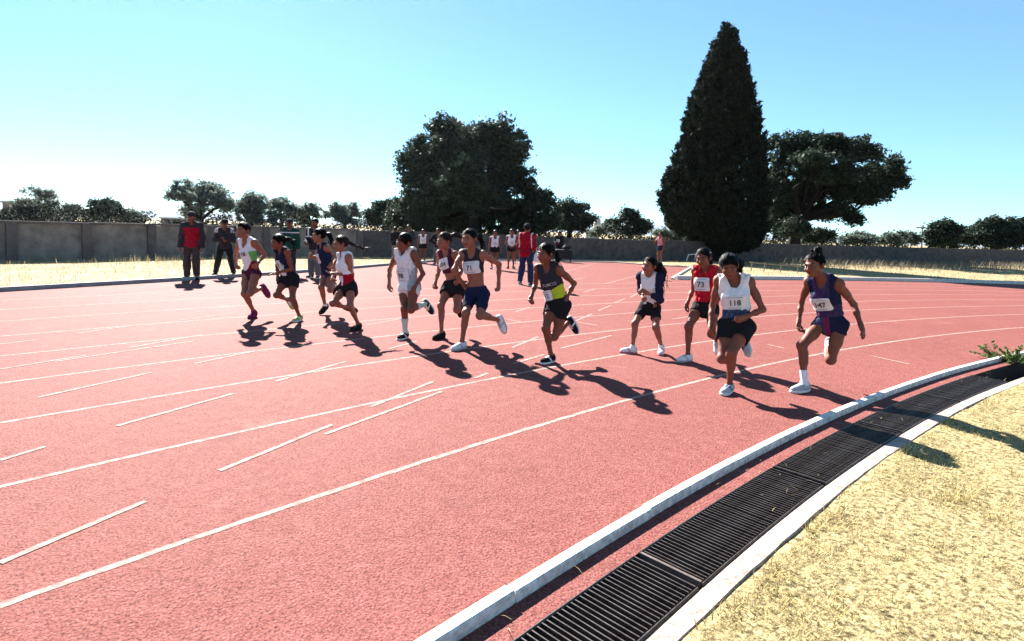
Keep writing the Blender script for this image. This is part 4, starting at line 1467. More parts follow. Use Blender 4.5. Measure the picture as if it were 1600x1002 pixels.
    for sd in 'LR':
        fdv, upv, ltv, s0 = J['F' + sd]
        kn, an = J['kn' + sd], J['an' + sd]
        if socks:
            sm, sh_ = socks
            sn = nrm3(kn - an)
            pr = [p for p in limbs if p.tag == 'shin' + sd] + [p for p in limbs if p.tag == 'foot' + sd][:1]
            D, lo, X = field(pr, h, off=.006, pad=.05)
            D = halfspace(D, X, an + sn * sh_ * s, sn)
            V, Q = surface_nets(D, lo, h)
            if len(Q):
                mesh_obj('sock', V, Q, CL[sm], root, True)
        fax = (fdv, ltv, upv)
        pr = [cone(s0 - fdv * .035 * s + upv * .040 * s, s0 + fdv * .03 * s + upv * .040 * s, .031 * s, .033 * s, .03, 'shoe'),
              cone(s0 + fdv * .03 * s + upv * .036 * s, s0 + fdv * .125 * s + upv * .026 * s, .033 * s, .024 * s, .03, 'shoe'),
              ell(s0 + fdv * .105 * s + upv * .026 * s, (.055 * s, .037 * s, .028 * s), fax, .03, 'shoe'),
              cone(s0 - fdv * .028 * s + upv * .05 * s, s0 - fdv * .012 * s + upv * .095 * s, .032 * s, .031 * s, .02, 'shoe'),
              cone(s0 - fdv * .008 * s + upv * .058 * s, s0 + fdv * .075 * s + upv * .036 * s, .031 * s, .028 * s, .03, 'shoe')]
        hh = h * .95
        D, lo, X = field(pr, hh, pad=.06)
        D = halfspace(D, X, s0 + upv * .016 * s, -upv)
        D = halfspace(D, X, s0 + upv * .088 * s, nrm3(upv + fdv * .22))
        V, Q = surface_nets(D, lo, hh)
        rel = V[Q].mean(1) - s0
        af, al, au = rel @ fdv / s, np.abs(rel @ ltv) / s, rel @ upv / s
        acc = ((np.abs(af - .035 - (au - .03) * .8) < .011) & (al > .018)) | ((af > .02) & (af < .095) & (al < .013) & (au > .04)) | ((af < -.05) & (au > .045))
        sh_o = mesh_obj('shoe', V, Q, [CL[shoes[0]], CL[shoes[2] if len(shoes) > 2 else shoes[1]]], root, True, acc.astype(int))
        pr = [ell(s0 + fdv * .045 * s + upv * .012 * s, (.122 * s, .039 * s, .03 * s), fax, .02, 'sole'), ell(s0 + fdv * .10 * s + upv * .012 * s, (.062 * s, .043 * s, .03 * s), fax, .03, 'sole')]
        D, lo, X = field(pr, hh, pad=.06)
        D = halfspace(D, X, s0 + upv * .022 * s, upv)
        D = halfspace(D, X, s0 - upv * .004 * s, -upv)
        V, Q = surface_nets(D, lo, hh)
        mesh_obj('sole', V, Q, CL[shoes[1]], sh_o, True)

    # ---------------- bib and printed letters, laid on the cloth
    def on_front(a_, v_, lift):
        """points on the front of the shirt at side offset a_ (m) and height fraction v_"""
        a_, v_ = np.asarray(a_, float), np.asarray(v_, float)
        P = pel + np.outer(a_, lf) + np.outer(v_, u) + f * .30
        pr, o_ = gprims
        for _ in range(40):
            P = P - np.outer(np.maximum(ev(pr, P, o_) - lift, 0) * .8, f)
        return P

    def print_text(txt, a0, v0, size, m, lift, parent, name='number', tilt=0.0, bold=.012, sx=1.0):
        cu = bpy.data.curves.new('lettering', 'FONT')
        cu.body = txt
        cu.size = size
        cu.align_x = 'CENTER'
        cu.align_y = 'CENTER'
        cu.offset = size * bold
        cu.resolution_u = 3
        ob = bpy.data.objects.new('lettering', cu)
        COL.objects.link(ob)
        bpy.context.view_layer.update()
        me = bpy.data.meshes.new_from_object(ob)
        bpy.data.objects.remove(ob)
        bpy.data.curves.remove(cu)
        co = np.array([v.co[:] for v in me.vertices])
        fc = [tuple(p.vertices) for p in me.polygons]
        bpy.data.meshes.remove(me)
        ct, st_ = math.cos(tilt), math.sin(tilt)
        xx, yy = co[:, 0] * sx, co[:, 1]
        # lettering reads left to right for the viewer, who sees the wearer's left side on the right
        P = on_front(a0 + xx * ct - yy * st_, v0 + xx * st_ + yy * ct, lift)
        return mesh_obj(name, P, fc, m, parent)

    if bib:
        bw, bh = bib.get('size', (.20 * s, .15 * s))
        a0, v0 = bib.get('at', (0, .22))
        v0 = v0 * sl
        tl = bib.get('tilt', 0.0)
        nx, ny = 15, 11
        gx_, gy_ = np.meshgrid(np.linspace(-.5, .5, nx), np.linspace(-.5, .5, ny))
        xx, yy = gx_.ravel() * bw, gy_.ravel() * bh
        cr = 1 - .06 * (np.abs(gx_.ravel()) > .47) * (np.abs(gy_.ravel()) > .47)
        xx, yy = xx * cr, yy * cr
        P = on_front(a0 + xx * math.cos(tl) - yy * math.sin(tl), v0 + xx * math.sin(tl) + yy * math.cos(tl), .014)
        P = P + np.outer(.002 * np.sin(xx * 60 + yy * 40), f)
        F_ = [(j * nx + i, j * nx + i + 1, (j + 1) * nx + i + 1, (j + 1) * nx + i) for j in range(ny - 1) for i in range(nx - 1)]
        bo = mesh_obj('race_bib', P, np.array(F_), M['card'], root, True)
        print_text(bib['txt'], a0 + bib.get('tx', 0), v0 - bh * .04, bib.get('num', bh * .58), M['ink'], .0215, bo, 'number', tl, sx=bib.get('sx', 1.0))
        for yy_, ww in ((.36, .62), (-.40, .5)):
            xs = np.linspace(-ww / 2, ww / 2, 9) * bw
            top_ = on_front(a0 + xs * math.cos(tl) - (yy_ * bh + .003) * math.sin(tl), v0 + xs * math.sin(tl) + (yy_ * bh + .003) * math.cos(tl), .0205)
            bot_ = on_front(a0 + xs * math.cos(tl) - (yy_ * bh - .003) * math.sin(tl), v0 + xs * math.sin(tl) + (yy_ * bh - .003) * math.cos(tl), .0205)
            MB().strip(list(bot_), list(top_)).build('small_print', M['ink_grey'], bo)
    for e in (extras or []):
        if e[0] == 'text':
            print_text(e[1], e[2], e[3] * sl, e[4], CL[e[5]], .012, root, 'shirt_lettering', bold=e[6] if len(e) > 6 else 0.0)
        elif e[0] == 'band':
            el_, wr = J['el' + e[1]], J['wr' + e[1]]
            d_ = nrm3(wr - el_)
            MB().tube([wr - d_ * (.012 + .02), wr - d_ * .012, wr - d_ * .004], [.0285 * w, .0285 * w, .026 * w], 14).build('wristband', CL[e[2]], root, True)
        elif e[0] == 'clip':
            c_ = hc + hu * .05 * hs + hl * e[1] * .075 * hs - hf * .02
            MB().tube([c_ - hf * .02, c_ + hf * .02 + hu * .01], .006, 6).build('hair_clip', M['white_paint'], root, True)
        elif e[0] == 'phone':
            wr = J['wr' + e[1]]
            d_ = nrm3(wr - J['el' + e[1]])
            MB().box(wr + d_ * .09 + f * .02, (.075, .012, .15), (lf, f, u)).build('phone', M['ink'], root)
    return root


def J_of(name):
    S, yaw, hyaw, foot, pts = POSE[name]
    return S, yaw, hyaw, foot, dict(zip(JN, pts))


def standing(x, y, S, ang, arms='down', spread=.09, lean=0.0, stride=0.0, hturn=0.0):
    """joints of someone standing at x, y and facing ang (0 = towards the camera, positive = to the picture's right)"""
    f = np.array([math.sin(ang), -math.cos(ang), 0.0])
    lf = np.cross([0, 0, 1.0], f)
    z = np.array([0, 0, 1.0])
    b = np.array([x, y, 0.0])
    J = {}
    J['pel'] = b + z * .53 * S
    J['neck'] = b + z * .815 * S + f * lean * S
    J['head'] = b + z * .925 * S + f * (lean * 1.25 + .012) * S
    for sd, sg in (('L', 1), ('R', -1)):
        J['sh' + sd] = J['neck'] + lf * sg * .105 * S - z * .012 * S
        J['hp' + sd] = J['pel'] + lf * sg * .056 * S
        ft = b + lf * sg * spread * S * .5 * 2 * .5 + f * (stride * sg * S)
        J['an' + sd] = ft + lf * sg * .02 * S + z * .05 * S
        J['kn' + sd] = (J['hp' + sd] + J['an' + sd]) / 2 + f * .022 * S
        J['to' + sd] = J['an' + sd] + f * .11 * S + lf * sg * .035 * S - z * .03 * S
        sh = J['sh' + sd]
        ar = arms if isinstance(arms, str) else arms[sd]
        if ar == 'down':
            J['el' + sd] = sh + lf * sg * .035 * S - z * .176 * S - f * .01 * S
            J['wr' + sd] = J['el' + sd] + lf * sg * .004 * S - z * .14 * S + f * .04 * S
        elif ar == 'hips':
            J['el' + sd] = sh + lf * sg * .115 * S - z * .135 * S - f * .03 * S
            J['wr' + sd] = J['pel'] + lf * sg * .085 * S + z * .06 * S + f * .03 * S
        elif ar == 'fold':
            J['el' + sd] = sh + lf * sg * .045 * S - z * .165 * S + f * .03 * S
            J['wr' + sd] = J['el' + sd] - lf * sg * .125 * S + f * .07 * S + z * (.03 if sg > 0 else .005) * S
        elif ar == 'face':
            J['el' + sd] = sh + lf * sg * .05 * S - z * .13 * S + f * .10 * S
            J['wr' + sd] = J['el' + sd] - lf * sg * .035 * S + z * .125 * S + f * .05 * S
        elif ar == 'front':
            J['el' + sd] = sh + lf * sg * .03 * S - z * .172 * S + f * .01 * S
            J['wr' + sd] = J['el' + sd] - lf * sg * .06 * S + f * .12 * S - z * .03 * S
        elif ar == 'clasp':
            J['el' + sd] = sh + lf * sg * .04 * S - z * .172 * S + f * .01 * S
            J['wr' + sd] = J['el' + sd] - lf * sg * .115 * S + f * .07 * S - z * .07 * S
    ha = ang + hturn
    return J, (f[0], f[1]), (math.sin(ha), -math.cos(ha))


# ---------------------------------------------------------------- the twelve runners
RUN = 'girls running the race'


def runner(key, label, **k):
    S, yaw, hyaw, foot, J = J_of(key)
    k.setdefault('ground_feet', foot)
    k.setdefault('wide', .90)
    k.setdefault('slim', .93)
    k.setdefault('h', .0080 if J['pel'][1] < 7.2 else .0089)
    return build_person(label, S, yaw, hyaw, J, group=RUN, **k)


runner('p147', 'rightmost runner, girl with a bun and bib 147 in a purple patterned vest', skin_m='skin_a', seed=11,
       hair=dict(bun=1, line=.022), curl=dict(L=.12, R=.45), head_pitch=.12,
       top=dict(mats=['purple', 'teal', 'navy'], fn=lambda a, b, c, P: np.where((np.abs(a) > .085) & (c > .5), 2, np.where((np.sin(P[:, 2] * 34 + P[:, 0] * 41) * np.sin(P[:, 0] * 63 + 1) > .3), 1, 0)), hem=.20, neck=.11, off=.012, loose=.008),
       bottom=dict(mats=['teal', 'navy', 'plum'], fn=lambda a, b, c, P: np.where(np.abs(a) < .03, 2, np.where(a > 0, 1, 0)), len=.26, off=.008, waist=.10),
       shoes=('greyshoe', 'white', 'lightgrey'), socks=('white', .13), bib=dict(txt='147', at=(-.015, .235), size=(.20, .13), tilt=.06))
runner('p118', 'girl looking down in a white and dark blue vest with bib 118', skin_m='skin_a', seed=12,
       hair=dict(line=.036, tail=[(.06, .05, -.02), (.13, .07, -.06), (.15, .08, -.13), (.14, .08, -.18)], tr=[.03, .05, .045, .02, .01], strands=24), curl=dict(L=.95, R=.9), head_pitch=.42,
       top=dict(mats=['white', 'bluepat'], fn=lambda a, b, c, P: (c + a * .45 < .40 + .02 * np.sin(P[:, 0] * 90)), hem=.10, neck=.135, nw=.07, strap=-.012, off=.014, loose=.012),
       bottom=dict(mats=['black'], len=.44, off=.010, flare=.004, waist=.10), shoes=('greyshoe', 'white', 'bluepat'), bib=dict(txt='118', at=(-.005, .225), size=(.23, .125)))
runner('p73', 'girl in a bright red top with bib 73, half behind the white and blue vest', skin_m='skin_a', seed=13,
       hair=dict(line=.030, tail=[(.05, .05, -.03), (.08, .07, -.10), (.08, .06, -.17)], tr=[.022, .032, .025, .01]), curl=dict(L=.5, R=.3), head_pitch=.18,
       top=dict(mats=['red'], hem=.12, neck=.085, strap=-.016, off=.014, loose=.012, name='shirt'), extras=[('clip', 1)],
       bottom=dict(mats=['black'], len=.30, off=.010), shoes=('white', 'lightgrey'), bib=dict(txt='73', at=(-.01, .27), size=(.19, .155)))
runner('pwhite', 'small girl with long loose black hair in a white shirt with navy sleeves', skin_m='skin_b', seed=14,
       hair=dict(line=.026, tu=.0, tail=[(.05, .03, -.02), (.11, .05, -.08), (.13, .06, -.17), (.11, .06, -.25)], tr=[.055, .065, .055, .03, .012], strands=40), curl=dict(L=.4, R=.6), head_pitch=-.05,
       top=dict(mats=['white', 'navy'], fn=lambda a, b, c, P: (np.abs(a) > .122) & (c > .1), hem=.08, neck=.05, sleeve=1.55, off=.008, loose=.004, name='long_sleeved_shirt'),
       bottom=dict(mats=['black'], len=.62, off=.007), shoes=('white', 'pink'), socks=('white', .06), ground_feet='LR')
runner('p12', 'girl in a grey and lime yellow vest with bib 12 and a black wristband', skin_m='skin_a', seed=15,
       hair=dict(line=.030, tu=.01, tail=[(.05, .03, -.03), (.07, .04, -.10), (.06, .04, -.15)], tr=[.02, .03, .022, .01]), curl=dict(L=.3, R=.45), head_pitch=.12,
       top=dict(mats=['charcoal', 'yellow', 'grey'], fn=lambda a, b, c, P: np.where(c - a * .7 < .41, 1, 0), hem=.16, neck=.115, off=.012, loose=.010),
       bottom=dict(mats=['black'], len=.42, off=.012), shoes=('black', 'white'), bib=dict(txt='12', at=(-.055, .135), size=(.15, .115), tx=.0), extras=[('text', 'FUMCO', 0.022, .248, .048, 'lightgrey', .01), ('band', 'R', 'black')])
runner('p71', 'girl in a black sports bra with bib 71 and long navy running shorts', skin_m='skin_b', seed=16,
       hair=dict(line=.030, tail=[(.06, .04, -.02), (.09, .05, -.09), (.09, .05, -.18)], tr=[.022, .032, .026, .012]), curl=dict(L=.9, R=.6), head_pitch=.05,
       top=dict(mats=['charcoal'], hem=.50, neck=.105, off=.007, strap=.004, wr=.002, name='sports_bra'),
       bottom=dict(mats=['navy'], len=.78, off=.007, waist=.085, wr=.003), shoes=('white', 'lightgrey', 'lightgrey'), bib=dict(txt='71', at=(0, .285), size=(.235, .15)))
runner('p104', 'girl with wind-blown hair and bib 104 in a dark crop vest', skin_m='skin_b', seed=17,
       hair=dict(line=.022, tu=.06, tail=[(.07, .04, .01), (.15, .06, -.01), (.22, .08, -.04)], tr=[.02, .028, .022, .008], strands=36), curl=dict(L=.8, R=.9), head_pitch=.12,
       top=dict(mats=['maroon'], hem=.40, neck=.11, off=.010), bottom=dict(mats=['black'], len=.42, off=.014, flare=.012), shoes=('black', 'black'), bib=dict(txt='104', at=(-.02, .305), size=(.19, .15), tilt=.14), hair_m='hair_brown')
runner('p98', 'runner all in white with number 98 and long pale socks', skin_m='skin_a', seed=18,
       hair=dict(line=.018, nape=.05), curl=dict(L=.3, R=.2), head_pitch=.1, bust=0,
       top=dict(mats=['white', 'lightgrey'], fn=lambda a, b, c, P: (c + .2 * np.sin(a * 30) < .36) & (a > .085), hem=-.08, neck=.10, off=.014, loose=.018, long=1),
       bottom=dict(mats=['white'], len=.36, off=.016), shoes=('black', 'white'), socks=('mint', .22), bib=dict(txt='98', at=(-.01, .16), size=(.21, .15)))
runner('predw', 'girl in a white vest with a red side panel, ponytail flying', skin_m='skin_b', seed=19,
       hair=dict(line=.026, tu=.02, tail=[(.06, .03, -.04), (.14, .05, -.07), (.22, .06, -.09)], tr=[.02, .022, .016, .010]), curl=dict(L=.15, R=.6), head_pitch=.08, palm=dict(L=(0, 0, 1)),
       top=dict(mats=['white', 'darkred'], fn=lambda a, b, c, P: (a > .055) & (c < .42), hem=.06, neck=.12, nw=.055, off=.012, loose=.012),
       bottom=dict(mats=['black'], len=.30, off=.016, flare=.03), shoes=('black', 'black'), hair_m='hair_brown', extras=[('text', 'X', .045, .29, .03, 'black')])
runner('p93', 'girl all in navy with bib 93 caught in mid-stride', skin_m='skin_b', seed=20,
       hair=dict(line=.024, tu=.02, tail=[(.05, .02, -.02), (.08, .03, -.08), (.07, .03, -.15)], tr=[.025, .038, .032, .012]), curl=dict(L=.6, R=.7), head_pitch=.05, ground_feet='',
       top=dict(mats=['navy'], hem=.08, neck=.085, off=.012, loose=.008), bottom=dict(mats=['navy'], len=.28, off=.010), shoes=('black', 'black'), socks=('white', .045), bib=dict(txt='93', at=(-.03, .26), size=(.17, .155)))
runner('p12b', 'short girl in a navy and white vest with one hand spread, lime green shoes', skin_m='skin_a', seed=21,
       hair=dict(line=.030, tail=[(.05, .03, -.01), (.09, .04, -.04), (.11, .05, -.09)], tr=[.02, .028, .022, .01]), curl=dict(L=.05, R=.6), head_pitch=.15, palm=dict(L=(0, 0, -1)),
       top=dict(mats=['navy', 'white'], fn=lambda a, b, c, P: (np.abs(a) < .075) & (c < .62) & (b > 0), hem=.10, neck=.10, off=.012, loose=.008),
       bottom=dict(mats=['black'], len=.46, off=.014, flare=.008), shoes=('lime_shoe', 'white'), bib=dict(txt='12', at=(-.02, .24), size=(.15, .14)))
runner('p118L', 'leftmost runner, in a white vest with green and red panels and number 118', skin_m='skin_b', seed=22,
       hair=dict(line=.028, tu=.03, tail=[(-.07, -.01, .0), (-.14, -.02, -.02), (-.19, -.03, -.03)], tr=[.02, .032, .028, .012]), curl=dict(L=.6, R=.7), head_pitch=.05,
       top=dict(mats=['white', 'green', 'darkred'], fn=lambda a, b, c, P: np.where((a > .092) & (c > .38) & (c < .68), 1, np.where((c < .06 + a * 3.4) & (c < .42), 2, 0)), hem=.08, neck=.14, nw=.055, off=.010),
       bottom=dict(mats=['maroon'], len=.14, off=.008, waist=.07), shoes=('plum', 'plum'), socks=('plum', .04), extras=[('text', '118', -.02, .265, .085, 'black', .02)])

# ---------------------------------------------------------------- people watching
H2 = .0125


def watcher(label, x, y, S, ang, arms='down', group=None, pose=None, **k):
    J, yw, hy = standing(x, y, S, ang, arms, **(pose or {}))
    k.setdefault('hair', dict(line=.024, nape=.06))
    k.setdefault('curl', dict(L=.45, R=.45))
    return build_person(label, S, yw, hy, J, h=H2 if y < 20 else .0155, ground_feet='LR', group=group, **k)


JK = dict(sleeve=1.95, off=.012, loose=.014, hem=-.20, neck=.05, collar=1, long=1, wr=.006, name='jacket')
TR = dict(len=1.97, off=.014, flare=.016, wr=.006, name='trousers')
watcher('man in a red vest over dark sleeves and a cap, standing at the left kerb', -7.63, 13.69, 1.60, .25, 'down', wide=1.0, cap='charcoal', bust=0, seed=31,
        top=dict(JK, mats=['darkred', 'charcoal'], fn=lambda a, b, c, P: (np.abs(a) > .152) | (c > .86)), bottom=dict(TR, mats=['brown']), shoes=('black', 'black'))
watcher('woman in a dark tracksuit standing with legs apart beside the red vest man', -7.45, 14.9, 1.45, .3, 'fold', wide=1.02, cap='black', seed=32, pose=dict(spread=.26),
        top=dict(JK, mats=['charcoal', 'lightgrey'], loose=.012, fn=lambda a, b, c, P: (np.abs(a) > .15) & (c > .84)), bottom=dict(TR, mats=['black'], off=.014, flare=.0), shoes=('black', 'black'))
watcher('man in a bottle green jacket with a white shoulder stripe and dark cap', -6.11, 15.76, 1.52, .2, dict(L='down', R='face'), wide=1.05, cap='charcoal', bust=0, seed=33,
        top=dict(JK, mats=['bottle', 'white'], fn=lambda a, b, c, P: np.abs(c - .84) < .035), bottom=dict(TR, mats=['charcoal']), shoes=('black', 'white'), extras=[('phone', 'R')])
watcher('man in a black and white striped jacket with a hand at his face', -5.18, 15.1, 1.56, -.25, dict(L='face', R='front'), wide=1.0, bust=0, seed=34,
        top=dict(JK, mats=['charcoal', 'white'], fn=lambda a, b, c, P: (np.abs(c - .60) < .025) | ((np.abs(np.abs(a) - .15) < .02) & (c > .6))), bottom=dict(TR, mats=['khaki']), shoes=('black', 'white'))
watcher('man in a crimson jacket and jeans standing on the track behind runner 12', .36, 15.22, 1.62, 2.6, 'front', wide=1.04, bust=0, cap='black', seed=35, pose=dict(spread=.2, stride=.03, hturn=.3),
        top=dict(JK, mats=['darkred', 'white'], fn=lambda a, b, c, P: (np.abs(np.abs(a) - .165) < .012) & (c > .3)), bottom=dict(TR, mats=['denim'], flare=.008), shoes=('charcoal', 'white'))
WAIT = 'girls waiting by the far wall'
wv = dict(mats=['white'], hem=.10, neck=.11, off=.012, loose=.008)
wb = dict(mats=['black'], len=.36, off=.012, flare=.01)
watcher('waiting girl in a white vest left of the other, under the oak', -.65, 20.96, 1.42, .05, 'down', WAIT, top=wv, bottom=wb, shoes=('black', 'white'), seed=41, bib=dict(txt='114', at=(0, .2), size=(.19, .11)))
watcher('waiting girl in a white vest with hands joined, beside the crimson jacket', -.05, 21.63, 1.48, .1, 'clasp', WAIT, top=wv, bottom=wb, shoes=('black', 'black'), seed=42, bib=dict(txt='126', at=(0, .2), size=(.19, .11)))
watcher('waiting girl in a white vest between runners 98 and 104', -3.62, 23.22, 1.34, .15, 'down', WAIT, top=wv, bottom=wb, shoes=('white', 'white'), seed=43, bib=dict(txt='9', at=(0, .22), size=(.15, .10)))
watcher('person in black with hands on hips behind runner 104', -2.91, 22.35, 1.40, -.1, 'hips', None, top=dict(JK, mats=['black'], loose=.008), bottom=dict(TR, mats=['khaki'], flare=.0, off=.014), shoes=('plum', 'white'), seed=44)
watcher('person in black with their back turned behind runner 98', -4.87, 23.86, 1.40, 2.7, 'front', None, top=dict(JK, mats=['black'], loose=.014), bottom=dict(TR, mats=['khaki']), shoes=('black', 'white'), seed=45)
watcher('person in a grey jacket looking over the head of runner 98', -4.42, 24.3, 1.50, .3, 'fold', None, top=dict(JK, mats=['charcoal'], loose=.014), bottom=dict(TR, mats=['charcoal']), shoes=('black', 'white'), seed=46)
watcher('girl in a dark vest partly hidden by the crimson jacket', .22, 25.14, 1.46, .1, 'down', None, top=dict(wv, mats=['maroon']), bottom=wb, shoes=('white', 'white'), seed=47)
watcher('person in a black hooded top with a white bib beside the dark table', 2.28, 28.4, 1.48, -.5, 'front', None, top=dict(JK, mats=['black']), bottom=dict(TR, mats=['black']), shoes=('black', 'black'), seed=48, bib=dict(txt='21', at=(-.02, .24), size=(.19, .14)))
watcher('woman in a pale vest holding a hand to her face on the far verge', 7.57, 29.6, 1.62, -1.0, dict(L='down', R='face'), None, top=dict(wv, mats=['pink']), bottom=dict(mats=['navy'], len=.5, off=.012), shoes=('white', 'white'), seed=49,
        hair=dict(line=.024, tail=[(.05, .03, -.02), (.07, .04, -.09), (.06, .04, -.16)], tr=[.02, .03, .025, .01]))


# ---------------------------------------------------------------- small things
def plastic_bag():
    c = at(839, 402, 15.05)
    P = [ell(c, (.075, .055, .12), np.eye(3), .03), ell(c + (.01, 0, -.05), (.09, .06, .07), np.eye(3), .03), cone(c + (0, 0, .09), c + (-.01, 0, .19), .03, .012, .03)]
    D, lo, X = field(P, .009)
    D = D + wrinkle(X, .009, 45, 3)
    V, Q = surface_nets(D, lo, .009)
    root = tag(empty('plastic_bag', c - np.array([0, 0, .13])), 'white plastic bag held by the man in the crimson jacket', 'bag')
    mesh_obj('bag_body', V, Q, M['plastic'], root, True)
    for s in (-1, 1):
        MB().tube([c + (s * .012, 0, .17), c + (s * .03, .01, .22), c + (0, .012, .25)], .006, 5).build('handle', M['plastic'], root)


plastic_bag()


def dark_table():
    y = 27.7
    a, b = at(868, 397, y), at(893, 397, y)
    c = (a + b) / 2
    root = tag(empty('folding_table', (c[0], y, 0)), 'low dark table under the person in the black hooded top', 'table')
    w = b[0] - a[0]
    MB().box((c[0], y, .58), (w, .55, .05)).build('table_top', M['dark'], root)
    MB().box((c[0], y - .255, .36), (w * .98, .02, .386)).build('table_skirt', M['dark'], root)
    for sx in (-1, 1):
        for sy in (-1, 1):
            MB().box((c[0] + sx * w * .44, y + sy * .19 + .02, .2775), (.035, .035, .555)).build('leg', M['steel'], root)
    bag = tag(empty('sports_bag', (c[0] + .15, y, .605)), 'black sports bag lying on the low dark table', 'bag')
    P = [ell((c[0] + .15, y, .70), (.22, .13, .105), np.eye(3), .03)]
    D, lo, X = field(P, .014)
    D = halfspace(D + wrinkle(X, .008, 30, 5), X, (0, 0, .606), (0, 0, -1))
    V, Q = surface_nets(D, lo, .014)
    mesh_obj('bag_body', V, Q, M['dark'], bag, True)
    MB().tube([(c[0] + .03, y, .79), (c[0] + .08, y, .86), (c[0] + .2, y, .87), (c[0] + .27, y, .79)], .012, 6).build('handle', M['steel'], bag)


dark_table()


def metal_frame():
    a, b = gnd(1072, 409), gnd(1075.5, 408)
    Y = a[1]
    t0, t1 = at(1076, 398, Y), at(1087, 397.5, Y)
    root = tag(empty('bent_frame', a), 'bent white metal bar frame standing on the verge left of runner 73', 'frame')
    MB().tube([a, t0], .025, 7).build('upright', M['white_paint'], root)
    MB().tube([t0, t1], .025, 7).build('top_bar', M['white_paint'], root)
    MB().tube([t1, (t1[0] + .05, Y + .35, .0)], .025, 7).build('back_leg', M['white_paint'], root)


metal_frame()


def low_rail():
    Y = 25.5
    a, b = at(1172, 410, Y), at(1252, 416.5, Y)
    root = tag(empty('low_rail', (a[0], Y, 0)), 'low pale wooden rail on the verge between runners 118 and 147', 'rail')
    MB().tube([a, (a + b) / 2 + (0, 0, -.01), b], .028, 7).build('rail', M['wood'], root)
    for f in (.05, .30, .62, .95):
        p = a * (1 - f) + b * f
        MB().tube([(p[0] - .05, Y + .02, -.05), (p[0], Y + .02, p[2] + .05)], .024, 6).build('post', M['wood'], root)


low_rail()


def weed():
    c = gnd(1588, 566)
    root = tag(empty('weed_bush', c), 'green leafy weed growing over the kerb at the right edge', 'plant')
    mb = MB()
    C = []
    for k in range(46):
        w_ = random.uniform(0, 6.28)
        r_ = random.uniform(.05, .42)
        e = c + np.array([math.cos(w_) * r_ * 1.2, math.sin(w_) * r_, random.uniform(.04, .17)])
        s_ = c + np.array([math.cos(w_) * r_ * .3, math.sin(w_) * r_ * .3, 0])
        mb.tube([s_, (s_ + e) / 2 + (0, 0, .03), e], [.004, .003, .002], 4)
        C += [s_ + (e - s_) * random.uniform(.2, 1.05) + np.random.default_rng(k).normal(size=3) * .018 for _ in range(26)]
    for k in range(4):                                    # a taller sprig leaning over the kerb
        s_ = c + np.array([-.22 + .02 * k, .10, .0])
        e = s_ + np.array([-.10 + .03 * k, .10, .14 + .02 * k])
        mb.tube([s_, (s_ + e) / 2 + (0, 0, .02), e], [.004, .003, .002], 4)
        C += [s_ + (e - s_) * random.uniform(.4, 1.1) + np.random.default_rng(k + 90).normal(size=3) * .012 for _ in range(14)]
    mb.build('stem', M['weed'], root)
    C = np.array(C)
    C[:, 2] = np.maximum(C[:, 2], .012)
    V, F = leaf_quads(C, .019, 1.2)
    mesh_obj('foliage', V, F, M['weed'], root)


weed()


# ---------------------------------------------------------------- dry grass (nobody could count it)
def blades(P, hgt, wid, lie, name, m, label, single=False):
    n = len(P)
    w_ = rng.uniform(0, 2 * math.pi, n)
    d = np.stack([np.cos(w_), np.sin(w_), np.zeros(n)], 1)
    lat = np.stack([-np.sin(w_), np.cos(w_), np.zeros(n)], 1)
    L_ = hgt * rng.uniform(.5, 1.5, n)[:, None]
    ln = np.clip(lie + rng.normal(size=n) * .22, 0.05, 1.45)[:, None]
    up = np.array([0, 0, 1.0])
    mid = P + L_ * .5 * (up * np.cos(ln * .7) + d * np.sin(ln * .7))
    tip = mid + L_ * .5 * (up * np.cos(ln) + d * np.sin(ln))
    wd = wid * rng.uniform(.7, 1.4, n)[:, None]
    if single:
        V = np.stack([P - lat * wd, P + lat * wd, tip], 1)
        F = np.arange(n * 3).reshape(n, 3)
    else:
        V = np.empty((n, 5, 3))
        V[:, 0], V[:, 1] = P - lat * wd, P + lat * wd
        V[:, 2], V[:, 3] = mid + lat * wd * .8, mid - lat * wd * .8
        V[:, 4] = tip
        b = np.arange(n) * 5
        F = np.concatenate([np.stack([b, b + 1, b + 2], 1), np.stack([b, b + 2, b + 3], 1), np.stack([b + 3, b + 2, b + 4], 1)])
    o = mesh_obj(name, V.reshape(-1, 3), F, m)
    tag(o, label, 'grass', kind='stuff')
    return o


n = 900000
rr = ARC_R - 1.93 - rng.random(n) ** 1.3 * 7.0
aa = rng.uniform(math.radians(100), math.radians(150), n)
P = np.stack([ARC_X + rr * np.cos(aa), ARC_Y + rr * np.sin(aa), np.zeros(n)], 1)
P = P[in_view(P, 40) & (P[:, 1] < 9.5) & (P[:, 1] > .8)]
clump_n = np.sin(P[:, 0] * 9 + 2 * np.sin(P[:, 1] * 7)) * np.sin(P[:, 1] * 11 + 1.5 * np.sin(P[:, 0] * 6)) + .6 * np.sin(P[:, 0] * 31 + P[:, 1] * 17) * np.sin(P[:, 1] * 27)
patch = np.sin(P[:, 0] * 2.3 + 1.2 * np.sin(P[:, 1] * 1.7)) * np.sin(P[:, 1] * 2.9 + .8)
P = P[(clump_n + patch * .45 + rng.normal(size=len(P)) * .4) > -.12]
P = P[rng.random(len(P)) < np.clip(3.2 / P[:, 1], 0, 1) ** 1.5]
P = P[rng.permutation(len(P))[:230000]]
P[:, 2] = .012
blades(P, .028, .0019, .85, 'infield_grass', M['straw'], 'short matted dry grass of the infield at the lower right', True)
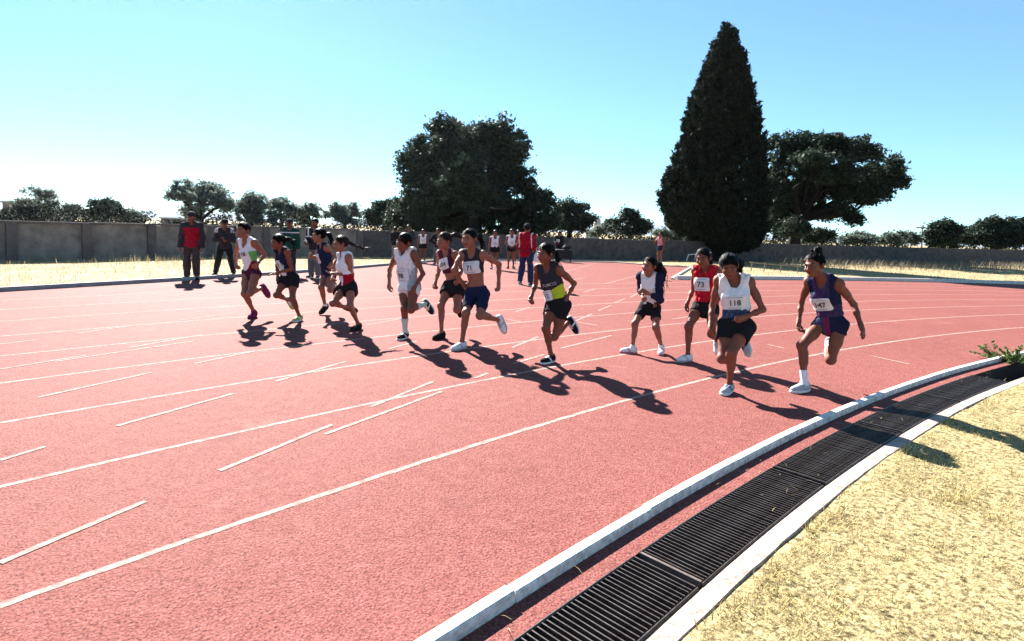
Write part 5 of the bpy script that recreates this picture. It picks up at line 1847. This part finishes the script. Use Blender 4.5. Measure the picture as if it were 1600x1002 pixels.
# rank tufts along the edging
n = 9000
aa = rng.uniform(math.radians(104), math.radians(146), n)
tuf = (np.sin(aa * 160) + np.sin(aa * 377 + 1) + rng.normal(size=n) * .7) > .5
aa = aa[tuf]
rr = ARC_R - 1.895 - np.abs(rng.normal(size=len(aa))) * .035
P = np.stack([ARC_X + rr * np.cos(aa), ARC_Y + rr * np.sin(aa), np.full(len(aa), .0)], 1)
blades(P[in_view(P, 40)], .055, .0018, .75, 'edge_grass', M['straw'], 'tufts of dry grass along the concrete edging')
# verge between the left kerb and the plastered wall
n = 60000
x = rng.uniform(-17, -2.5, n)
y = rng.uniform(9, 28, n)
kx = np.interp(y, [p[1] for p in LEFT_KERB], [p[0] for p in LEFT_KERB])
wx = np.interp(x, [p[0] for p in WP] + [p[0] for p in WQ], [p[1] for p in WP] + [p[1] for p in WQ])
ok = (x < kx - .12) & (y < wx - .15)
P = np.stack([x, y, np.zeros(n)], 1)[ok]
P = P[in_view(P)]
blades(P[:30000], .05, .0035, .95, 'verge_grass', M['straw2'], 'short dry grass on the verge behind the left kerb')
dens = np.exp(-(((P[:, 0] + 11.0) / 2.2) ** 2 + ((P[:, 1] - 18.6) / 1.3) ** 2)) + .12
Pt = P[rng.random(len(P)) < dens * .22]
blades(Pt, .22, .0035, .5, 'tall_grass', M['straw2'], 'tall pale dry grass stalks in front of the plastered wall')
# scrub under the right wall
n = 40000
x = rng.uniform(8, 40, n)
y = rng.uniform(22, 48, n)
wy = np.interp(x, [p[0] for p in WQ], [p[1] for p in WQ])
rad_ = np.hypot(x - ARC_X, y - ARC_Y) - ARC_R
ok = (y < wy - .3) & (rad_ > 9.8)
P = np.stack([x, y, np.zeros(n)], 1)[ok]
P = P[in_view(P)]
blades(P[:14000], .09, .006, .8, 'far_verge_grass', M['straw2'], 'dry grass on the far verge beyond the bend')
wy = np.interp(P[:, 0], [p[0] for p in WQ], [p[1] for p in WQ])
near = np.exp(-((wy - P[:, 1] - 4.0) / 2.5) ** 2) * (P[:, 0] > 15)
Pt = P[rng.random(len(P)) < near * .6]
blades(Pt, .42, .008, .6, 'scrub_grass', M['wood'], 'tall brownish scrub below the block wall on the right')


# bits of straw and leaf litter blown onto the grate and the strip beside the kerb
def litter():
    n = 240
    q = rng.uniform(math.radians(108), math.radians(141), n)
    off = np.where(rng.random(n) < .6, rng.uniform(-1.77, -1.47, n), rng.uniform(-1.46, -1.33, n))
    r_ = ARC_R + off
    P = np.stack([ARC_X + r_ * np.cos(q), ARC_Y + r_ * np.sin(q), np.where(off < -1.46, .013, .008)], 1)
    keep = (np.sin(q * 90) + .7 * np.sin(q * 233) + rng.normal(size=n) * .5) > .2
    o = blades(P[keep], .045, .0014, 1.40, 'dry_litter', M['straw'], 'wisps of dry straw caught on the drain grate')


litter()
# ranker tufts scattered over the lawn
n = 16000
cx_, cy_ = rng.uniform(.3, 7, 260), rng.uniform(1.4, 7, 260)
k_ = rng.integers(0, 260, n)
P = np.stack([cx_[k_] + rng.normal(size=n) * .045, cy_[k_] + rng.normal(size=n) * .045, np.full(n, .012)], 1)
P = P[(np.hypot(P[:, 0] - ARC_X, P[:, 1] - ARC_Y) < ARC_R - 1.93) & in_view(P, 40)]
blades(P, .038, .0017, .65, 'lawn_tufts', M['straw'], 'ranker olive tufts scattered over the infield grass', True)


# ---------------------------------------------------------------- thin scattering veil, added to imitate lens glare towards the sun
def haze():
    m = bpy.data.materials.new('glare_veil')
    m.use_nodes = True
    nt = m.node_tree
    for n_ in list(nt.nodes):
        if n_.type == 'BSDF_PRINCIPLED':
            nt.nodes.remove(n_)
    pv = nt.nodes.new('ShaderNodeVolumePrincipled')
    pv.inputs['Color'].default_value = (.80, .88, 1.0, 1)
    pv.inputs['Density'].default_value = HAZE
    pv.inputs['Anisotropy'].default_value = .75
    nt.links.new(pv.outputs[0], nt.nodes['Material Output'].inputs['Volume'])
    o = MB().box((20, -20, 17.5), (4000, 4000, 37)).build('haze', m)
    tag(o, kind='stuff')


HAZE = .00005
haze()
